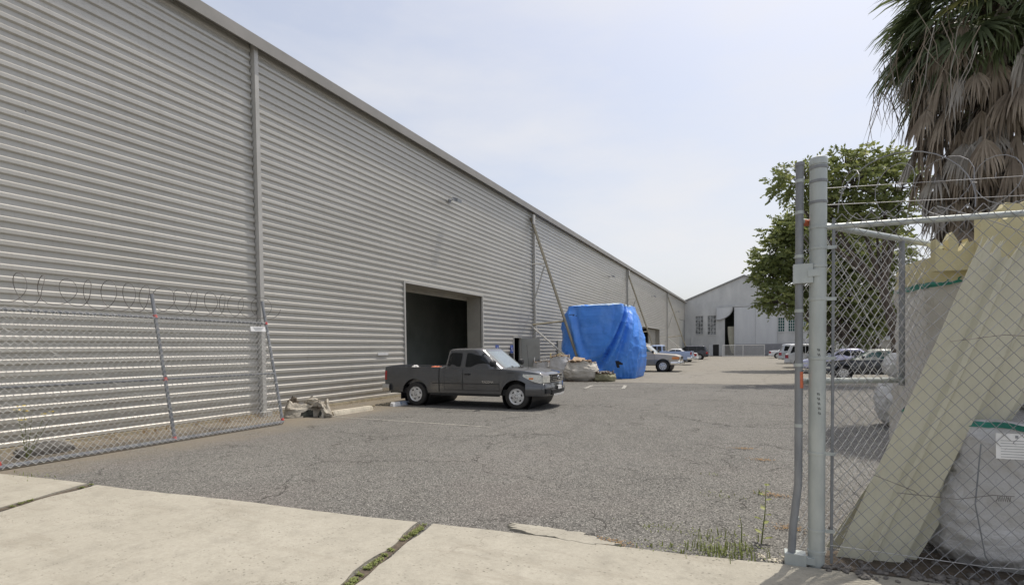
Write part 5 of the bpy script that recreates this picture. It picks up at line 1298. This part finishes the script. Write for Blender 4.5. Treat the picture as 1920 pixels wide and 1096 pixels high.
# ------------------------------------------------------------------ weeds
def tuft(mb, x, y, n, h_, spread, rnd, mi=0, z=0.):
    for i in range(n):
        a = rnd.uniform(0, 6.3); px, py = x+rnd.gauss(0, spread), y+rnd.gauss(0, spread*.5); l = h_*rnd.uniform(.4, 1.1); ln = rnd.uniform(.1, .7)*l; w_ = .0035+.002*rnd.random()
        s_ = Vector((-math.sin(a), math.cos(a), 0))*w_; q0 = Vector((px, py, z)); q1 = q0+Vector((math.cos(a)*ln*.3, math.sin(a)*ln*.3, l*.6)); q2 = q0+Vector((math.cos(a)*ln, math.sin(a)*ln, l))
        mb.add([q0-s_, q0+s_, q1+s_, q1-s_, q2], [(0, 1, 2, 3), (3, 2, 4)], mi)
def leafy(mb, x, y, n, h_, spread, rnd, mi=0):
    for i in range(n):
        px, py = x+rnd.gauss(0, spread), y+rnd.gauss(0, spread*.5); q = Vector((px, py, rnd.uniform(.01, h_))); a = rnd.uniform(0, 6.3); d = Vector((math.cos(a), math.sin(a), rnd.uniform(-.3, .6)))*.014*rnd.uniform(.6, 1.6); s_ = Vector((-math.sin(a), math.cos(a), .3))*.006
        mb.add([q, q+d*.5+s_, q+d, q+d*.5-s_], [(0, 1, 2, 3)], mi)
rnd = random.Random(31); mb = MB()
# joint moss
for (xa, sl2, t0, t1, nn_, wd) in ((-2.84, .20, 0, 1.0, 34, .012), (-7.52, .30, 0, 1.0, 22, .008)):
    for i in range(nn_*2):
        s_ = rnd.random()**.8; y = edge_y(xa)-s_*1.5; x = xa+sl2*(s_*1.5)+.05*noise.noise(Vector(((xa+.01)*.3+3, y*2.2, 0)))
        if noise.noise(Vector((s_*7, xa, 0))) > -.15:
            leafy(mb, x, y, 26, .022, .016, rnd, 0)
tag(mb.build('joint_moss', [M['weed']]), 'green moss and weeds filling the sidewalk joints', 'moss', kind='stuff')
mb = MB()
for x, y, n, h_, s_ in ((-.48, 4.30, 60, .10, .10), (-.18, 4.36, 110, .16, .09), (-.32, 4.40, 60, .13, .08), (-.75, 4.27, 40, .06, .12), (-.30, 4.72, 50, .12, .10), (-.5, 4.80, 40, .05, .16), (-.88, 4.76, 20, .05, .05), (-.10, 4.5, 40, .14, .06), (-.28, 6.05, 26, .06, .08), (.0, 6.3, 16, .1, .03), (-.5, 7.0, 10, .08, .05), (-8.6, 3.46, 30, .05, .15), (-9.0, 3.44, 30, .05, .12)):
    tuft(mb, x, y, int(n*.4), h_*.7, s_*1.5, rnd, 0, .0); leafy(mb, x, y, int(n*1.2), h_*.4, s_*1.5, rnd, 0)
for x, y in ((.18, 6.3), (-1.1, 4.24), (-.2, 9.0), (.05, 8.2), (.25, 5.2)): leafy(mb, x, y, 160, .02, .09, rnd, 1)
for i in range(14): leafy(mb, rnd.uniform(-11.25, -11.0), rnd.uniform(5.5, 9.5), 30, .12, .05, rnd, 1); tuft(mb, rnd.uniform(-11.25, -11.0), rnd.uniform(5.5, 9.5), 8, .18, .05, rnd, 1)
tag(mb.build('grass_weeds', [M['weed'], M['dry']]), 'green grass tufts and dry weeds in the asphalt cracks near the sidewalk', 'weeds', kind='stuff')
def weed(loc, h_, label, nleaf, lsz, flower=False, nst=1, seed=1):
    rnd = random.Random(seed); t = thing('weed_plant', label, 'weed', loc); st = MB(); lv = MB(); fl_ = MB()
    for s in range(nst):
        a = rnd.uniform(0, 6); ln = .05 if nst == 1 else rnd.uniform(.1, .35); top_ = Vector((math.cos(a)*ln, math.sin(a)*ln, h_*rnd.uniform(.7, 1))); pts = [Vector((0, 0, 0)), top_*.5+Vector((.01, 0, .02)), top_]; st.tube(pts, [.006, .004, .002], 5)
        for i in range(nleaf):
            k = (i+1)/(nleaf+.5); q = top_*k; b = i*2.4+s; d = Vector((math.cos(b), math.sin(b), .35)).normalized()*lsz*(1.1-.5*k); s_ = Vector((-math.sin(b), math.cos(b), 0))*lsz*.26
            lv.add([q, q+d*.4+s_, q+d*.8+s_*.6, q+d+Vector((0, 0, -.01)), q+d*.8-s_*.6, q+d*.4-s_], [(0, 1, 2, 3, 4, 5)])
        if flower:
            for i in range(3): q = top_+Vector((rnd.gauss(0, .03), rnd.gauss(0, .03), 0)); fl_.lathe([(.02, 0), (.001, .012)], 7, 'z', q)
    st.build('stem', M['weed'], t); lv.build('leaves', M['leaf2'], t)
    if flower: fl_.build('flowers', M['yellow'], t)
weed((.03, 4.74, 0), .52, 'single upright weed with jagged leaves growing from the asphalt', 12, .085)
weed((-.12, 4.68, 0), .30, 'thin leaning weed stalk left of the tall upright weed', 3, .04, False, 1, 7)
weed((-10.35, 4.02, 0), .85, 'yellow flowering weed behind the left end of the leaning fence', 16, .035, True, 6, 3)
blk = thing('concrete_block', 'grey lump of broken concrete behind the lower left of the leaning fence', 'concrete', (-10.7, 4.4, 0))
blobby((0, 0, .05), (.22, .38, .16), 61, .25, 24, 0.).build('lump', concrete('grey_lump', (.20, .19, .17), (.27, .25, .22), .3), blk, True)
